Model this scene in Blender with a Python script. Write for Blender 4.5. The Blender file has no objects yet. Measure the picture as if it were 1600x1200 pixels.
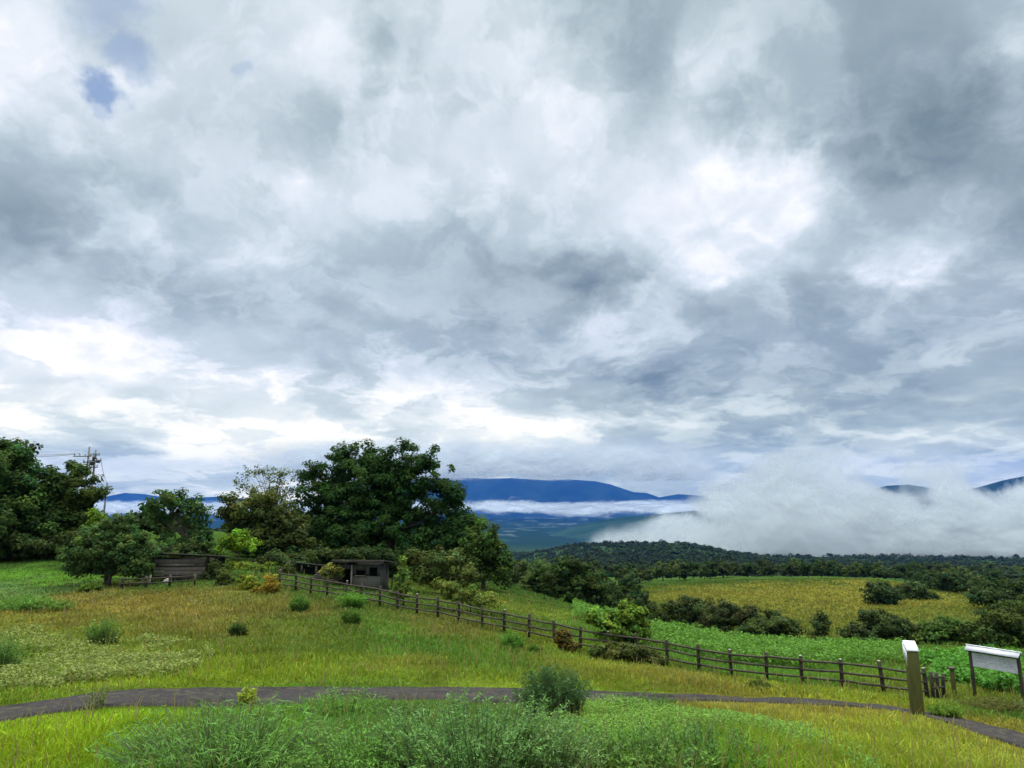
import bpy, math, random
import numpy as np
from mathutils import Vector, Matrix
R = math.radians
random.seed(7); rng = np.random.default_rng(7)
sc = bpy.context.scene
COL = sc.collection

# ------------------------------------------------------------------ camera
F = 1042.0; HOR = 790.0
PITCH = math.atan((HOR-600)/F)
cam_d = bpy.data.cameras.new('camera'); cam = bpy.data.objects.new('camera', cam_d); COL.objects.link(cam)
cam_d.sensor_width = 36; cam_d.lens = 36*F/1600; cam_d.clip_start = .1; cam_d.clip_end = 90000
cam.location = (0, 0, 0); cam.rotation_euler = (R(90)+PITCH, 0, 0)
sc.camera = cam
sc.render.resolution_x = 1024; sc.render.resolution_y = 768
sc.view_settings.view_transform = 'Standard'; sc.view_settings.look = 'None'
sc.view_settings.exposure = 0.7; sc.view_settings.gamma = 1.0
cy = sc.cycles
cy.use_denoising = True
cy.max_bounces = 6; cy.diffuse_bounces = 2; cy.glossy_bounces = 2; cy.transmission_bounces = 2
cy.volume_bounces = 1; cy.transparent_max_bounces = 40
cy.volume_step_rate = 1.0; cy.volume_max_steps = 96
cy.sample_clamp_indirect = 6

SP, CP = math.sin(PITCH), math.cos(PITCH)
def ray(px, py):
    u = (px-800)/F; w = (600-py)/F
    return np.array([u, CP-w*SP, SP+w*CP])
def at(px, py, Y):
    d = ray(px, py); return d*(Y/d[1])
def proj(p):
    x, y, z = p; d = y*CP+z*SP; w = -y*SP+z*CP
    return 800+F*x/d, 600-F*w/d

# ------------------------------------------------------------------ sky
SUN_EL, SUN_AZ = R(56), R(28)         # azimuth measured from +Y to +X (sun behind the cloud deck)
world = bpy.data.worlds.new("World"); sc.world = world; world.use_nodes = True
nt = world.node_tree; nt.nodes.clear(); L = nt.links.new
def N(t, **k):
    n = nt.nodes.new(t)
    for a, b in k.items(): setattr(n, a, b)
    return n
def setin(sock, v):
    if isinstance(v, bpy.types.NodeSocket): L(v, sock)
    elif v is not None: sock.default_value = v
def M(op, a, b=None, c=None, clamp=False):
    n = N('ShaderNodeMath', operation=op, use_clamp=clamp)
    setin(n.inputs[0], a); setin(n.inputs[1], b); setin(n.inputs[2], c)
    return n.outputs[0]
def VM(op, a, b=None, scale=None):
    n = N('ShaderNodeVectorMath', operation=op)
    setin(n.inputs[0], a); setin(n.inputs[1], b)
    if scale is not None: setin(n.inputs['Scale'], scale)
    return n.outputs[1] if op in ('LENGTH', 'DOT_PRODUCT', 'DISTANCE') else n.outputs[0]
def NOISE(vec, scale, detail=6, rough=.55, dist=0, lac=2.0, color=False):
    n = N('ShaderNodeTexNoise'); L(vec, n.inputs['Vector'])
    n.inputs['Scale'].default_value = scale; n.inputs['Detail'].default_value = detail
    n.inputs['Roughness'].default_value = rough; n.inputs['Distortion'].default_value = dist
    n.inputs['Lacunarity'].default_value = lac
    return n.outputs['Color'] if color else n.outputs['Fac']
def COMB(x, y, z):
    n = N('ShaderNodeCombineXYZ'); setin(n.inputs[0], x); setin(n.inputs[1], y); setin(n.inputs[2], z); return n.outputs[0]
def SEP(v):
    n = N('ShaderNodeSeparateXYZ'); L(v, n.inputs[0]); return n.outputs
def MR(v, a, b, c=0., d=1., smooth=True):
    n = N('ShaderNodeMapRange', interpolation_type='SMOOTHSTEP' if smooth else 'LINEAR')
    setin(n.inputs[0], v); n.inputs[1].default_value = a; n.inputs[2].default_value = b
    n.inputs[3].default_value = c; n.inputs[4].default_value = d
    return n.outputs[0]
def srgb(r, g, b):
    return tuple((c/255/12.92 if c/255 <= .04045 else ((c/255+.055)/1.055)**2.4) for c in (r, g, b))

# cloud brightness of the real sky, rows every 60 px down, columns every 100 px
SKY = np.array([
 [.88,.90,.85,.87,.87,.90,.78,.85,.88,.74,.70,.74,.70,.70,.70,.72,.76],
 [.89,.91,.80,.86,.88,.93,.75,.84,.88,.76,.68,.74,.68,.70,.68,.70,.83],
 [.87,.90,.84,.87,.88,.89,.78,.84,.86,.80,.74,.80,.68,.66,.64,.66,.85],
 [.81,.84,.90,.86,.82,.79,.79,.82,.85,.84,.84,.78,.68,.64,.61,.63,.72],
 [.75,.77,.84,.86,.81,.77,.80,.84,.82,.82,.88,.87,.76,.61,.58,.60,.64],
 [.70,.72,.76,.82,.86,.85,.80,.79,.80,.80,.84,.94,.94,.70,.72,.72,.64],
 [.67,.68,.74,.80,.82,.80,.79,.77,.74,.77,.84,.92,.92,.78,.75,.74,.66],
 [.86,.83,.75,.73,.75,.76,.76,.72,.67,.62,.76,.93,.82,.80,.86,.76,.73],
 [.91,.90,.86,.81,.77,.75,.74,.76,.74,.67,.78,.71,.67,.71,.74,.74,.75],
 [.89,.90,.88,.90,.88,.80,.80,.73,.71,.82,.78,.73,.69,.71,.69,.69,.69],
 [.98,.98,.95,.90,.88,.86,.86,.84,.81,.79,.60,.67,.73,.71,.69,.66,.67],
 [.95,.90,.84,.93,.93,.96,.95,.95,.93,.88,.81,.75,.69,.74,.77,.85,.80],
 [.80,.84,.79,.84,.88,.84,.84,.86,.85,.82,.77,.75,.73,.74,.77,.80,.76],
 [.85,.86,.84,.86,.88,.84,.82,.82,.80,.78,.75,.74,.73,.74,.75,.77,.75]])
def sky_at(px, py):
    fx = min(max(px/100., 0), 15.999); fy = min(max(py/60., 0), 12.999)
    i, j = int(fx), int(fy); u, v = fx-i, fy-j
    return (SKY[j, i]*(1-u)+SKY[j, i+1]*u)*(1-v)+(SKY[j+1, i]*(1-u)+SKY[j+1, i+1]*u)*v

BLOB = [(1190,300,110,36,.06),(1140,385,80,40,.05),(1430,435,75,22,.13),(430,300,32,22,.05),(340,382,30,12,.06),(590,460,45,18,.05),(500,505,70,16,.05),(940,510,28,30,.09),
 (60,590,130,20,.07),(600,655,150,12,.05),(800,652,70,12,.07),(330,690,90,14,.05),(790,690,60,10,.07),(1030,210,50,40,.04),(850,65,38,34,.07),(1595,90,32,34,.08),(570,60,60,60,.03),(1170,655,18,14,.10),(1450,650,36,16,.09),(1300,330,60,24,.04),(200,232,26,24,.06),(150,560,60,14,.04),(1050,215,30,30,.04),
 (50,340,130,50,-.01),(900,440,65,26,-.08),(622,30,26,60,-.05),(270,440,60,22,-.04),(560,210,60,40,-.04),(1000,590,42,15,-.08),(1150,690,58,26,-.05),(790,520,28,22,-.07),(1420,200,130,60,-.03),(300,655,90,14,-.07),(520,640,60,10,-.05),(120,705,90,16,-.06),(1310,640,44,12,-.07),(1530,690,60,14,-.08),(1100,605,60,20,-.05),(640,600,60,12,-.04),(780,320,90,20,-.04),(1040,110,60,30,-.03),(1240,470,90,18,-.04),(1130,330,30,14,-.08)]
def sky_full(px, py):
    v = sky_at(px, py)
    for bx, by, rx, ry, d in BLOB: v += d*math.exp(-((px-bx)/max(rx, 34))**2-((py-by)/max(ry, 24))**2)
    return v
tc = N('ShaderNodeTexCoord'); dirv = VM('NORMALIZE', tc.outputs['Generated'])
dx, dy, dz = SEP(dirv)
az = M('ARCTAN2', dx, dy); el = M('ARCSINE', dz)
up = M('MAXIMUM', dz, 0.0)
den = M('ADD', up, .16)
plane = COMB(M('DIVIDE', dx, den), M('DIVIDE', dy, den), M('MULTIPLY', dz, 1.5))     # flat cloud deck seen in perspective
ae = COMB(dx, dy, M('MULTIPLY', M('LOGARITHM', M('ADD', up, .10), math.e), .62))
# domain warp of the lookup
w1 = NOISE(ae, 5.0, 3, .55, 0, color=True); w2 = NOISE(VM('ADD', ae, (7.3, 2.1, .4)), 9.0, 9, .60, 0.0, color=True)
w1s = SEP(VM('SUBTRACT', w1, (.5, .5, .5))); w2s = SEP(VM('SUBTRACT', w2, (.5, .5, .5)))
A1, A2 = .13, .24
az2 = M('ADD', az, M('ADD', M('MULTIPLY', w1s[0], A1), M('MULTIPLY', w2s[0], A2)))
el2 = M('ADD', el, M('ADD', M('MULTIPLY', w1s[1], A1*.75), M('MULTIPLY', w2s[1], A2*.7)))
E0, DE, NR = R(-1.0), R(2.0), 22
elc = M('MINIMUM', M('MAXIMUM', el2, E0), E0+DE*(NR-1))
fac = MR(az2, R(-42), R(42), 0, 1, smooth=False)
acc = None
NS = 32
for k in range(NR):
    e = E0+k*DE
    n = N('ShaderNodeValToRGB'); cr = n.color_ramp; cr.interpolation = 'CARDINAL'
    while len(cr.elements) < NS: cr.elements.new(.5)
    for i in range(NS):
        f = i/(NS-1); a = R(-42+84*f)
        d = (math.sin(a)*math.cos(e), math.cos(a)*math.cos(e), math.sin(e)); px, py = proj(d)
        v = sky_full(px, py)
        cr.elements[i].position = f; cr.elements[i].color = (v, v, v, 1)
    L(fac, n.inputs[0])
    w = M('SUBTRACT', 1.0, M('DIVIDE', M('ABSOLUTE', M('SUBTRACT', elc, e)), DE), clamp=True)
    t = M('MULTIPLY', n.outputs['Color'], w)
    acc = t if acc is None else M('ADD', acc, t)
# billows on top of the broad pattern: soft masses plus crisper cloud edges
q0 = VM('ADD', ae, VM('SCALE', VM('SUBTRACT', NOISE(VM('ADD', ae, (1.3, 4.1, 2.)), 6.0, 5, .55, color=True), (.5, .5, .5)), scale=.22))
b1 = NOISE(VM('ADD', q0, (0, 0, 3.)), 4.2, 7, .52); b2 = NOISE(VM('ADD', q0, (0, 0, 9.)), 8.0, 9, .58)
e1 = MR(b1, .47, .56); e2 = MR(b2, .46, .60)
lowsky = MR(el, R(22), R(5), .35, 1.0)
lum = M('ADD', acc, M('MULTIPLY', M('SUBTRACT', b1, .5), .17))
lum = M('ADD', lum, M('MULTIPLY', M('SUBTRACT', e1, .5), .045))
lum = M('ADD', lum, M('MULTIPLY', M('SUBTRACT', b2, .5), .16))
lum = M('ADD', lum, M('MULTIPLY', M('MULTIPLY', M('SUBTRACT', e2, .5), .11), lowsky))
ramp = N('ShaderNodeValToRGB'); cr = ramp.color_ramp
stops = [(.50, (112, 131, 142)), (.60, (138, 156, 166)), (.70, (164, 181, 191)), (.80, (193, 207, 217)),
         (.88, (216, 226, 238)), (.95, (238, 242, 250)), (1.0, (252, 253, 255))]
while len(cr.elements) < len(stops): cr.elements.new(.5)
for el_, (p, c) in zip(cr.elements, stops): el_.position = p; el_.color = (*srgb(*c), 1)
L(lum, ramp.inputs[0])
nish = N('ShaderNodeTexSky'); nish.sky_type = 'NISHITA'; nish.sun_disc = False
nish.sun_elevation = SUN_EL; nish.sun_rotation = SUN_AZ
nish.air_density = 1.0; nish.dust_density = .6; nish.ozone_density = 2.0
blue = VM('SCALE', nish.outputs[0], scale=.12)
# small blue gap high on the left
def gap(px, py, rad, seed, th):
    c = ray(px, py); c = c/np.linalg.norm(c)
    dist = VM('DISTANCE', VM('ADD', dirv, VM('SCALE', VM('SUBTRACT', NOISE(VM('ADD', dirv, (seed, 0, 0)), 9.0, 6, .6, color=True), (.5, .5, .5)), scale=.13)), tuple(c))
    return MR(dist, rad, rad*.35, 0, th)
g = M('MAXIMUM', M('MAXIMUM', gap(162, 118, .034, 1.0, .85), gap(205, 75, .045, 2.0, .55)), M('MAXIMUM', M('MAXIMUM', gap(165, 15, .05, 4.0, .45), gap(170, 170, .02, 7., .4)), gap(375, 103, .022, 6.0, .3)))
mix = N('ShaderNodeMix', data_type='RGBA'); L(g, mix.inputs[0]); L(ramp.outputs[0], mix.inputs[6]); L(blue, mix.inputs[7])
# overcast is brighter overhead; boosted there and behind, out of frame, lighting the ground
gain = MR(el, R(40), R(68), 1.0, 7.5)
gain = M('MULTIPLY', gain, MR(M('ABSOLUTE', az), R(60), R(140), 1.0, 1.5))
comp = COMB(MR(el, R(14), R(1), 1.04, 1.30), MR(el, R(14), R(1), 1.02, 1.24), MR(el, R(14), R(1), .97, .84))
warm = COMB(MR(el, R(42), R(70), 1.0, 1.10), 1.0, MR(el, R(42), R(70), 1.0, .80))
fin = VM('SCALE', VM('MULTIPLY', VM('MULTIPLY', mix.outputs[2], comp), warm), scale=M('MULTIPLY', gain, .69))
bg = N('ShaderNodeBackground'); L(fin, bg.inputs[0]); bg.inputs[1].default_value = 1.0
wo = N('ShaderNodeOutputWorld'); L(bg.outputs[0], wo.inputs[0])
world.cycles.sampling_method = 'MANUAL'; world.cycles.sample_map_resolution = 512

sd = bpy.data.lights.new('sun', 'SUN'); so = bpy.data.objects.new('sun', sd); COL.objects.link(so)
sd.energy = 2.4; sd.angle = R(14); sd.color = (1, .96, .88)
dsun = Vector((math.sin(SUN_AZ)*math.cos(SUN_EL), math.cos(SUN_AZ)*math.cos(SUN_EL), math.sin(SUN_EL)))
so.rotation_euler = dsun.to_track_quat('Z', 'Y').to_euler(); so.location = (0, -20, 60)

# ------------------------------------------------------------------ helpers
def tag(o, label=None, cat=None, group=None, kind=None):
    if label: o['label'] = label
    if cat: o['category'] = cat
    if group: o['group'] = group
    if kind: o['kind'] = kind
    return o
def empty(name, loc, label, cat, group=None, rz=0.):
    o = bpy.data.objects.new(name, None); COL.objects.link(o); o.location = tuple(loc); o.rotation_euler = (0, 0, rz)
    o.empty_display_size = .3
    return tag(o, label, cat, group)
def vnoise(x, y, s=0):
    xi = np.floor(x).astype(np.int64); yi = np.floor(y).astype(np.int64); u = x-xi; v = y-yi
    u = u*u*(3-2*u); v = v*v*(3-2*v)
    def h(a, b):
        n = (a*374761393+b*668265263+s*1274126177) & 0x7fffffff
        n = ((n ^ (n >> 13))*1274126177) & 0x7fffffff
        return ((n ^ (n >> 16)) & 0xffff)/65535.
    return (h(xi, yi)*(1-u)+h(xi+1, yi)*u)*(1-v)+(h(xi, yi+1)*(1-u)+h(xi+1, yi+1)*u)*v
def fbm(x, y, o=4, s=0):
    r = 0; a = .5; t = 0
    for i in range(o):
        r = r+a*vnoise(x, y, s+i*17); t += a; a *= .5; x = x*2.03+5.1; y = y*2.03+1.7
    return r/t
def mesh(name, V, F4, mats, col=None, parent=None, smooth=False, mi=None, loc=None):
    """F4: list of int arrays, each (n,3) or (n,4)"""
    me = bpy.data.meshes.new(name)
    V = np.asarray(V, dtype=np.float32)
    if not isinstance(F4, (list, tuple)): F4 = [F4]
    F4 = [np.asarray(f, dtype=np.int32) for f in F4 if len(f)]
    loops = np.concatenate([f.ravel() for f in F4]); sizes = np.concatenate([np.full(len(f), f.shape[1], np.int32) for f in F4])
    starts = np.concatenate([[0], np.cumsum(sizes)[:-1]]).astype(np.int32)
    me.vertices.add(len(V)); me.vertices.foreach_set('co', V.ravel())
    me.loops.add(len(loops)); me.loops.foreach_set('vertex_index', loops)
    me.polygons.add(len(sizes)); me.polygons.foreach_set('loop_start', starts)
    if smooth: me.polygons.foreach_set('use_smooth', np.ones(len(sizes), bool))
    if not isinstance(mats, (list, tuple)): mats = [mats]
    for m in mats: me.materials.append(m)
    if mi is not None: me.polygons.foreach_set('material_index', np.asarray(mi, np.int32))
    me.update(calc_edges=True); me.validate()
    if col is not None:
        at_ = me.color_attributes.new('tint', 'FLOAT_COLOR', 'POINT')
        c = np.ones((len(V), 4), np.float32); c[:, :3] = col
        at_.data.foreach_set('color', c.ravel())
    o = bpy.data.objects.new(name, me); COL.objects.link(o)
    if parent: o.parent = parent
    if loc is not None: o.location = tuple(loc)
    return o
class MB:
    def __init__(s): s.V = []; s.F = []; s.T = []; s.n = 0
    def add(s, V, F, T=()):
        s.V.append(np.asarray(V, float).reshape(-1, 3))
        if len(F): s.F.append(np.asarray(F, int)+s.n)
        if len(T): s.T.append(np.asarray(T, int)+s.n)
        s.n += len(s.V[-1])
    def box(s, c, size, rz=0., M3=None, bev=0.0):
        hx, hy, hz = [v/2 for v in size]
        P = np.array([[x, y, z] for z in (-hz, hz) for x, y in ((-hx, -hy), (hx, -hy), (hx, hy), (-hx, hy))])
        if M3 is not None: P = P@np.asarray(M3).T
        elif rz: P = P@np.array([[math.cos(rz), math.sin(rz), 0], [-math.sin(rz), math.cos(rz), 0], [0, 0, 1]])
        s.add(P+np.array(c), [(0, 3, 2, 1), (4, 5, 6, 7), (0, 1, 5, 4), (1, 2, 6, 5), (2, 3, 7, 6), (3, 0, 4, 7)])
    def beam(s, a, b, w, h, up=(0, 0, 1)):
        a = np.array(a, float); b = np.array(b, float); d = b-a; l = np.linalg.norm(d); d /= l
        sd_ = np.cross(d, up); sd_ /= np.linalg.norm(sd_); u = np.cross(sd_, d)
        s.box((a+b)/2, (l, w, h), M3=np.stack([d, sd_, u], 1))
    def tube(s, pts, rad, k=6, cap=True):
        pts = np.asarray(pts, float); rad = np.broadcast_to(rad, (len(pts),))
        ring = []
        for i, p in enumerate(pts):
            t = pts[min(i+1, len(pts)-1)]-pts[max(i-1, 0)]; t = t/(np.linalg.norm(t)+1e-9)
            a = np.cross(t, (0, 0, 1) if abs(t[2]) < .9 else (0, 1, 0)); a /= np.linalg.norm(a); b = np.cross(t, a)
            th = np.arange(k)*2*math.pi/k
            ring.append(p+rad[i]*(np.cos(th)[:, None]*a+np.sin(th)[:, None]*b))
        V = np.concatenate(ring); Fq = []
        for i in range(len(pts)-1):
            for j in range(k): Fq.append((i*k+j, i*k+(j+1) % k, (i+1)*k+(j+1) % k, (i+1)*k+j))
        T = []
        if cap:
            e = len(V)-k
            for j in range(1, k-1): T.append((e, e+j, e+j+1)); T.append((0, j+1, j))
        s.add(V, Fq, T)
    def build(s, name, mat, parent=None, smooth=False, bevel=0., loc=None):
        V = np.concatenate(s.V); Fs = []
        if s.F: Fs.append(np.concatenate(s.F))
        if s.T: Fs.append(np.concatenate(s.T))
        o = mesh(name, V, Fs, mat, None, parent, smooth, loc=loc)
        if bevel:
            m = o.modifiers.new('bevel', 'BEVEL'); m.width = bevel; m.segments = 2; m.limit_method = 'ANGLE'
        return o

# ------------------------------------------------------------------ materials
def newmat(name):
    global nt, L
    m = bpy.data.materials.new(name); m.use_nodes = True; nt = m.node_tree; nt.nodes.clear(); L = nt.links.new
    return m
def out(sh, vol=False, disp=None):
    o = N('ShaderNodeOutputMaterial'); L(sh, o.inputs[1 if vol else 0]); return o
def bsdf(color, rough=.8, spec=.3, normal=None):
    b = N('ShaderNodeBsdfPrincipled'); setin(b.inputs['Base Color'], color); b.inputs['Roughness'].default_value = rough
    b.inputs['Specular IOR Level'].default_value = spec
    if normal is not None: L(normal, b.inputs['Normal'])
    return b.outputs[0]
def MIXC(f, a, b, mode='MIX'):
    n = N('ShaderNodeMix', data_type='RGBA', blend_type=mode); setin(n.inputs[0], f)
    setin(n.inputs[6], a if isinstance(a, bpy.types.NodeSocket) else (*a, 1)); setin(n.inputs[7], b if isinstance(b, bpy.types.NodeSocket) else (*b, 1))
    return n.outputs[2]
def leafmat(name, transl=.35, rough=.55, spec=.3):
    m = newmat(name)
    a = N('ShaderNodeAttribute', attribute_name='tint')
    b = bsdf(a.outputs['Color'], rough, spec)
    t = N('ShaderNodeBsdfTranslucent'); c = MIXC(1.0, a.outputs['Color'], (1.0, 1.0, .55), 'MULTIPLY'); L(c, t.inputs[0])
    mx = N('ShaderNodeMixShader'); mx.inputs[0].default_value = transl; L(b, mx.inputs[1]); L(t.outputs[0], mx.inputs[2])
    out(mx.outputs[0]); return m
LEAF = leafmat('leaf', .35, .8, .08); GRASS = leafmat('grass_blade', .4, .7, .12)
m = GROUNDM = newmat('meadow_ground')
a = N('ShaderNodeAttribute', attribute_name='tint'); tc = N('ShaderNodeTexCoord')
n1 = NOISE(tc.outputs['Object'], 1.7, 8, .65); n2 = NOISE(tc.outputs['Object'], .13, 5, .6)
c = MIXC(MR(n1, .3, .7), a.outputs['Color'], VM('MULTIPLY', a.outputs['Color'], (.66, .70, .70)))
c = MIXC(MR(n2, .35, .7, 0, .5), c, VM('MULTIPLY', c, (1.12, 1.05, .9)))
bp = N('ShaderNodeBump'); bp.inputs['Strength'].default_value = .8; bp.inputs['Distance'].default_value = .12; L(n1, bp.inputs['Height'])
out(bsdf(c, 1.0, .0, bp.outputs[0]))
def woodmat(name, c1, c2, scale=6., rough=.8):
    m = newmat(name); tc = N('ShaderNodeTexCoord')
    v = VM('MULTIPLY', tc.outputs['Object'], (1, 1, .25))
    n = NOISE(v, scale, 8, .65, .6); n2 = NOISE(tc.outputs['Object'], 1.3, 4, .6)
    c = MIXC(MR(n, .3, .7), c1, c2); c = MIXC(MR(n2, .45, .75, 0, .55), c, (.05, .065, .025))
    bp = N('ShaderNodeBump'); bp.inputs['Strength'].default_value = .5; bp.inputs['Distance'].default_value = .01; L(n, bp.inputs['Height'])
    out(bsdf(c, rough, .25, bp.outputs[0])); return m
FENCEW = woodmat('dark_fence_wood', (.020, .015, .012), (.044, .033, .026))
BARK = woodmat('bark', (.035, .028, .020), (.085, .068, .050), 4)
PILLARW = woodmat('mossy_pillar_wood', (.042, .044, .010), (.070, .072, .016), 5)
SHEDW = woodmat('weathered_planks', (.060, .046, .043), (.10, .080, .075), 5)
SHEDD = woodmat('dark_planks', (.014, .011, .010), (.032, .026, .024), 5)
PALEW = woodmat('pale_post_wood', (.14, .13, .09), (.24, .22, .16), 5)
GREYW = woodmat('grey_wall_boards', (.028, .025, .024), (.058, .053, .050), 3)
def flatmat(name, c, rough=.5, metal=0., scale=3., var=.25):
    m = newmat(name); tc = N('ShaderNodeTexCoord'); n = NOISE(tc.outputs['Object'], scale, 7, .6)
    col = MIXC(MR(n, .3, .75), c, tuple(v*(1-var) for v in c))
    b = N('ShaderNodeBsdfPrincipled'); L(col, b.inputs['Base Color']); b.inputs['Roughness'].default_value = rough; b.inputs['Metallic'].default_value = metal
    out(b.outputs[0]); return m
WHITE = flatmat('white_painted_metal', (.56, .58, .63), .5, 0, 6, .42)
BOARDW = flatmat('white_board', (.56, .58, .64), .55, 0, 3.5, .3)
ROOFG = flatmat('grey_metal_roof', (.36, .38, .43), .4, .0, 4, .3)
INK = flatmat('faded_ink', (.22, .24, .33), .7)
POLEM = flatmat('pole_concrete', (.10, .10, .10), .8)
DARKM = flatmat('dark_metal', (.03, .035, .04), .5)
PALEB = flatmat('transformer_paint', (.28, .30, .33), .5)
HOLE = flatmat('dark_interior', (.008, .008, .007), .9)
STONE = flatmat('pale_stone', (.26, .24, .21), .9, 0, 8, .5)
m = ASPH = newmat('path_asphalt'); tc = N('ShaderNodeTexCoord')
n1 = NOISE(tc.outputs['Object'], 14., 8, .7); n2 = NOISE(tc.outputs['Object'], .9, 5, .6, .4)
c = MIXC(MR(n1, .3, .75), (.021, .020, .022), (.044, .041, .044)); c = MIXC(MR(n2, .5, .72, 0, .75), c, (.012, .012, .011))
bp = N('ShaderNodeBump'); bp.inputs['Strength'].default_value = .5; bp.inputs['Distance'].default_value = .02; L(n1, bp.inputs['Height'])
n3 = NOISE(tc.outputs['Object'], 3.2, 9, .7, 1.2); c = MIXC(MR(n3, .50, .62, 0, .75), c, (.060, .056, .040))
out(bsdf(c, 1.0, .0, bp.outputs[0]))

# ------------------------------------------------------------------ terrain
CPX = [ # pixel on the ground, distance
 (0,1235,8),(400,1240,8),(800,1240,8),(1200,1240,8.5),(1600,1262,9),
 (0,1118,14),(200,1096,15),(378,1089,16),(600,1088,17),(800,1090,18),(1000,1092,19.5),(1200,1095,21),(1400,1107,22),(1500,1130,20),(1600,1160,17.5),(1800,1215,15),
 (-150,1135,13),
 (437,918,45.6),(539,937,42.6),(657,959,39.6),(795,990,36.7),(914,1016,34.4),(1046,1038,32.2),(1147,1057,30.7),(1319,1074,28.5),(1450,1094,27),(1540,1094,26.5),(1640,1108,25),
 (0,1000,28),(250,1000,28),(500,1010,27),(800,1040,25.5),(-200,1000,28),
 (190,918,46),(300,914,46),(0,925,45),(-250,925,45),
 (0,872,62),(100,870,62),(250,896,53),(372,876,56),(0,842,100),(250,846,100),(-300,870,70),(-300,830,140),
 (575,921,50),(600,908,60),(750,917,62),(690,924,56),(560,870,100),
 (870,942,80),(900,952,58),(1000,975,50),(1100,1003,44),(1300,1034,38),(1450,1040,38),(1600,1042,40),
 (1200,1008,56),(1400,1010,60),(1600,1012,62),(1800,1040,50),
 (1000,985,75),(960,962,110),(1280,1000,95),(1030,940,150),(1200,962,135),(1350,972,125),(1500,965,125),(1650,960,130),
 (1100,914,195),(1250,908,205),(1400,910,205),(1500,925,210),(1580,922,260),(1700,920,260),
 (1000,912,240),(800,912,200),(600,860,250),(300,830,250),(0,825,250),
 (1200,905,350),(800,900,350),(1000,903,350),(1400,903,350),(1600,905,380),(1800,905,400),
 (800,893,700),(900,885,750),(1000,884,750),(1200,893,750),(1400,893,800),(1600,895,800),
 (840,880,1200),(880,858,1250),(950,853,1250),(1000,853,1250),(1060,851,1250),(1100,858,1250),(1150,868,1250),(1200,876,1250),(1250,878,1300),(1400,879,1300),(1600,880,1400),(1800,880,1400),
 (780,886,1200),(700,885,1200),(400,850,1200),(0,840,1200),
 (1200,868,1900),(1300,864,1900),(1400,864,1900),(1500,865,1900),(1600,864,1900),(1750,864,1900),
 (900,868,1900),(1050,866,1900),(700,868,2000),(300,850,2000),(0,850,2000)]
def cvt(p):
    q = at(*p); r = math.hypot(q[0], q[1]); return math.atan2(q[0], q[1]), math.log(r), -q[2]/r
ctl = np.array([cvt(p) for p in CPX])
for a_ in (-.75, -.4, 0, .4, .75):
    ctl = np.vstack([ctl, [a_, math.log(5.0), 2.72/5.0], [a_, math.log(3600), 200/3600.]])
KX = 2.2
cx_, cy_ = ctl[:, 0]*KX, ctl[:, 1]
def U(r2): return np.where(r2 > 1e-12, .5*r2*np.log(np.maximum(r2, 1e-12)), 0)
n_ = len(ctl); K = U((cx_[:, None]-cx_)**2+(cy_[:, None]-cy_)**2)+np.eye(n_)*2e-4
P_ = np.stack([np.ones(n_), cx_, cy_], 1)
Wt = np.linalg.solve(np.block([[K, P_], [P_.T, np.zeros((3, 3))]]), np.concatenate([ctl[:, 2], np.zeros(3)]))
def ground(x, y):
    x = np.atleast_1d(np.asarray(x, float)); y = np.atleast_1d(np.asarray(y, float))
    r = np.maximum(np.hypot(x, y), .01); a = np.arctan2(x, y)
    lim = .87
    a = np.where(np.abs(a) > lim, np.sign(a)*lim*(math.pi-np.abs(a))/(math.pi-lim), a)
    lr = np.clip(np.log(r), math.log(5.0), math.log(3600.)); t = np.zeros_like(r)
    A = a*KX
    for s in range(0, len(r), 20000):
        e = slice(s, s+20000)
        t[e] = U((A[e, None]-cx_)**2+(lr[e, None]-cy_)**2)@Wt[:n_]+Wt[n_]+Wt[n_+1]*A[e]+Wt[n_+2]*lr[e]
    z = -t*r
    z = np.where(r < 5.0, -2.72, z)
    z = np.where(r > 3300, -200.+(z+200.)*np.clip((3600-r)/300., 0, 1), z)
    z = z+(fbm(x*.35, y*.35, 3, 3)-.5)*.22*np.clip((r-5)/8, 0, 1)
    z = z+(fbm(x*.02, y*.02, 4, 9)-.5)*np.clip((r-120)/500, 0, 1)*10
    z = z+(fbm(x*.002, y*.002, 4, 19)-.5)*np.clip((r-3300)/3000, 0, 1)*60
    return z
def gz(x, y): return float(ground([x], [y])[0])
def hit(px, py, y0=5., y1=3000.):
    d = ray(px, py); d = d/d[1]
    ys = np.exp(np.linspace(math.log(y0), math.log(y1), 900))
    g = ground(d[0]*ys, ys); k = np.where(d[2]*ys < g)[0]
    Y = ys[k[0]] if len(k) else y1
    return np.array([d[0]*Y, Y, gz(d[0]*Y, Y)])

PATH_PX = [(-260,1150,12.2),(-120,1134,13.1),(0,1118,14),(100,1105,14.5),(200,1096,15),(300,1090,15.6),(378,1088,16),(500,1087,16.5),(600,1087,17),(700,1088,17.6),(800,1090,18.2),(900,1091,18.8),(1000,1092,19.6),(1100,1092,20.3),(1200,1093,21),(1300,1096,21.6),(1400,1105,21.6),(1450,1115,21.0),(1500,1128,20.0),(1550,1142,18.8),(1600,1157,17.6),(1700,1190,15.8),(1850,1240,13.8)]
pp = np.array([at(*p)[:2] for p in PATH_PX])
def resample(p, n):
    d = np.concatenate([[0], np.cumsum(np.linalg.norm(np.diff(p, axis=0), axis=1))]); t = np.linspace(0, d[-1], n)
    q = np.stack([np.interp(t, d, p[:, 0]), np.interp(t, d, p[:, 1])], 1)
    for _ in range(12): q[1:-1] = (q[:-2]+2*q[1:-1]+q[2:])/4
    return q
PATH = resample(pp, 260)
def path_hw(x): return 1.18-.42*np.clip((x-0.5)/4., 0, 1)
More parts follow.
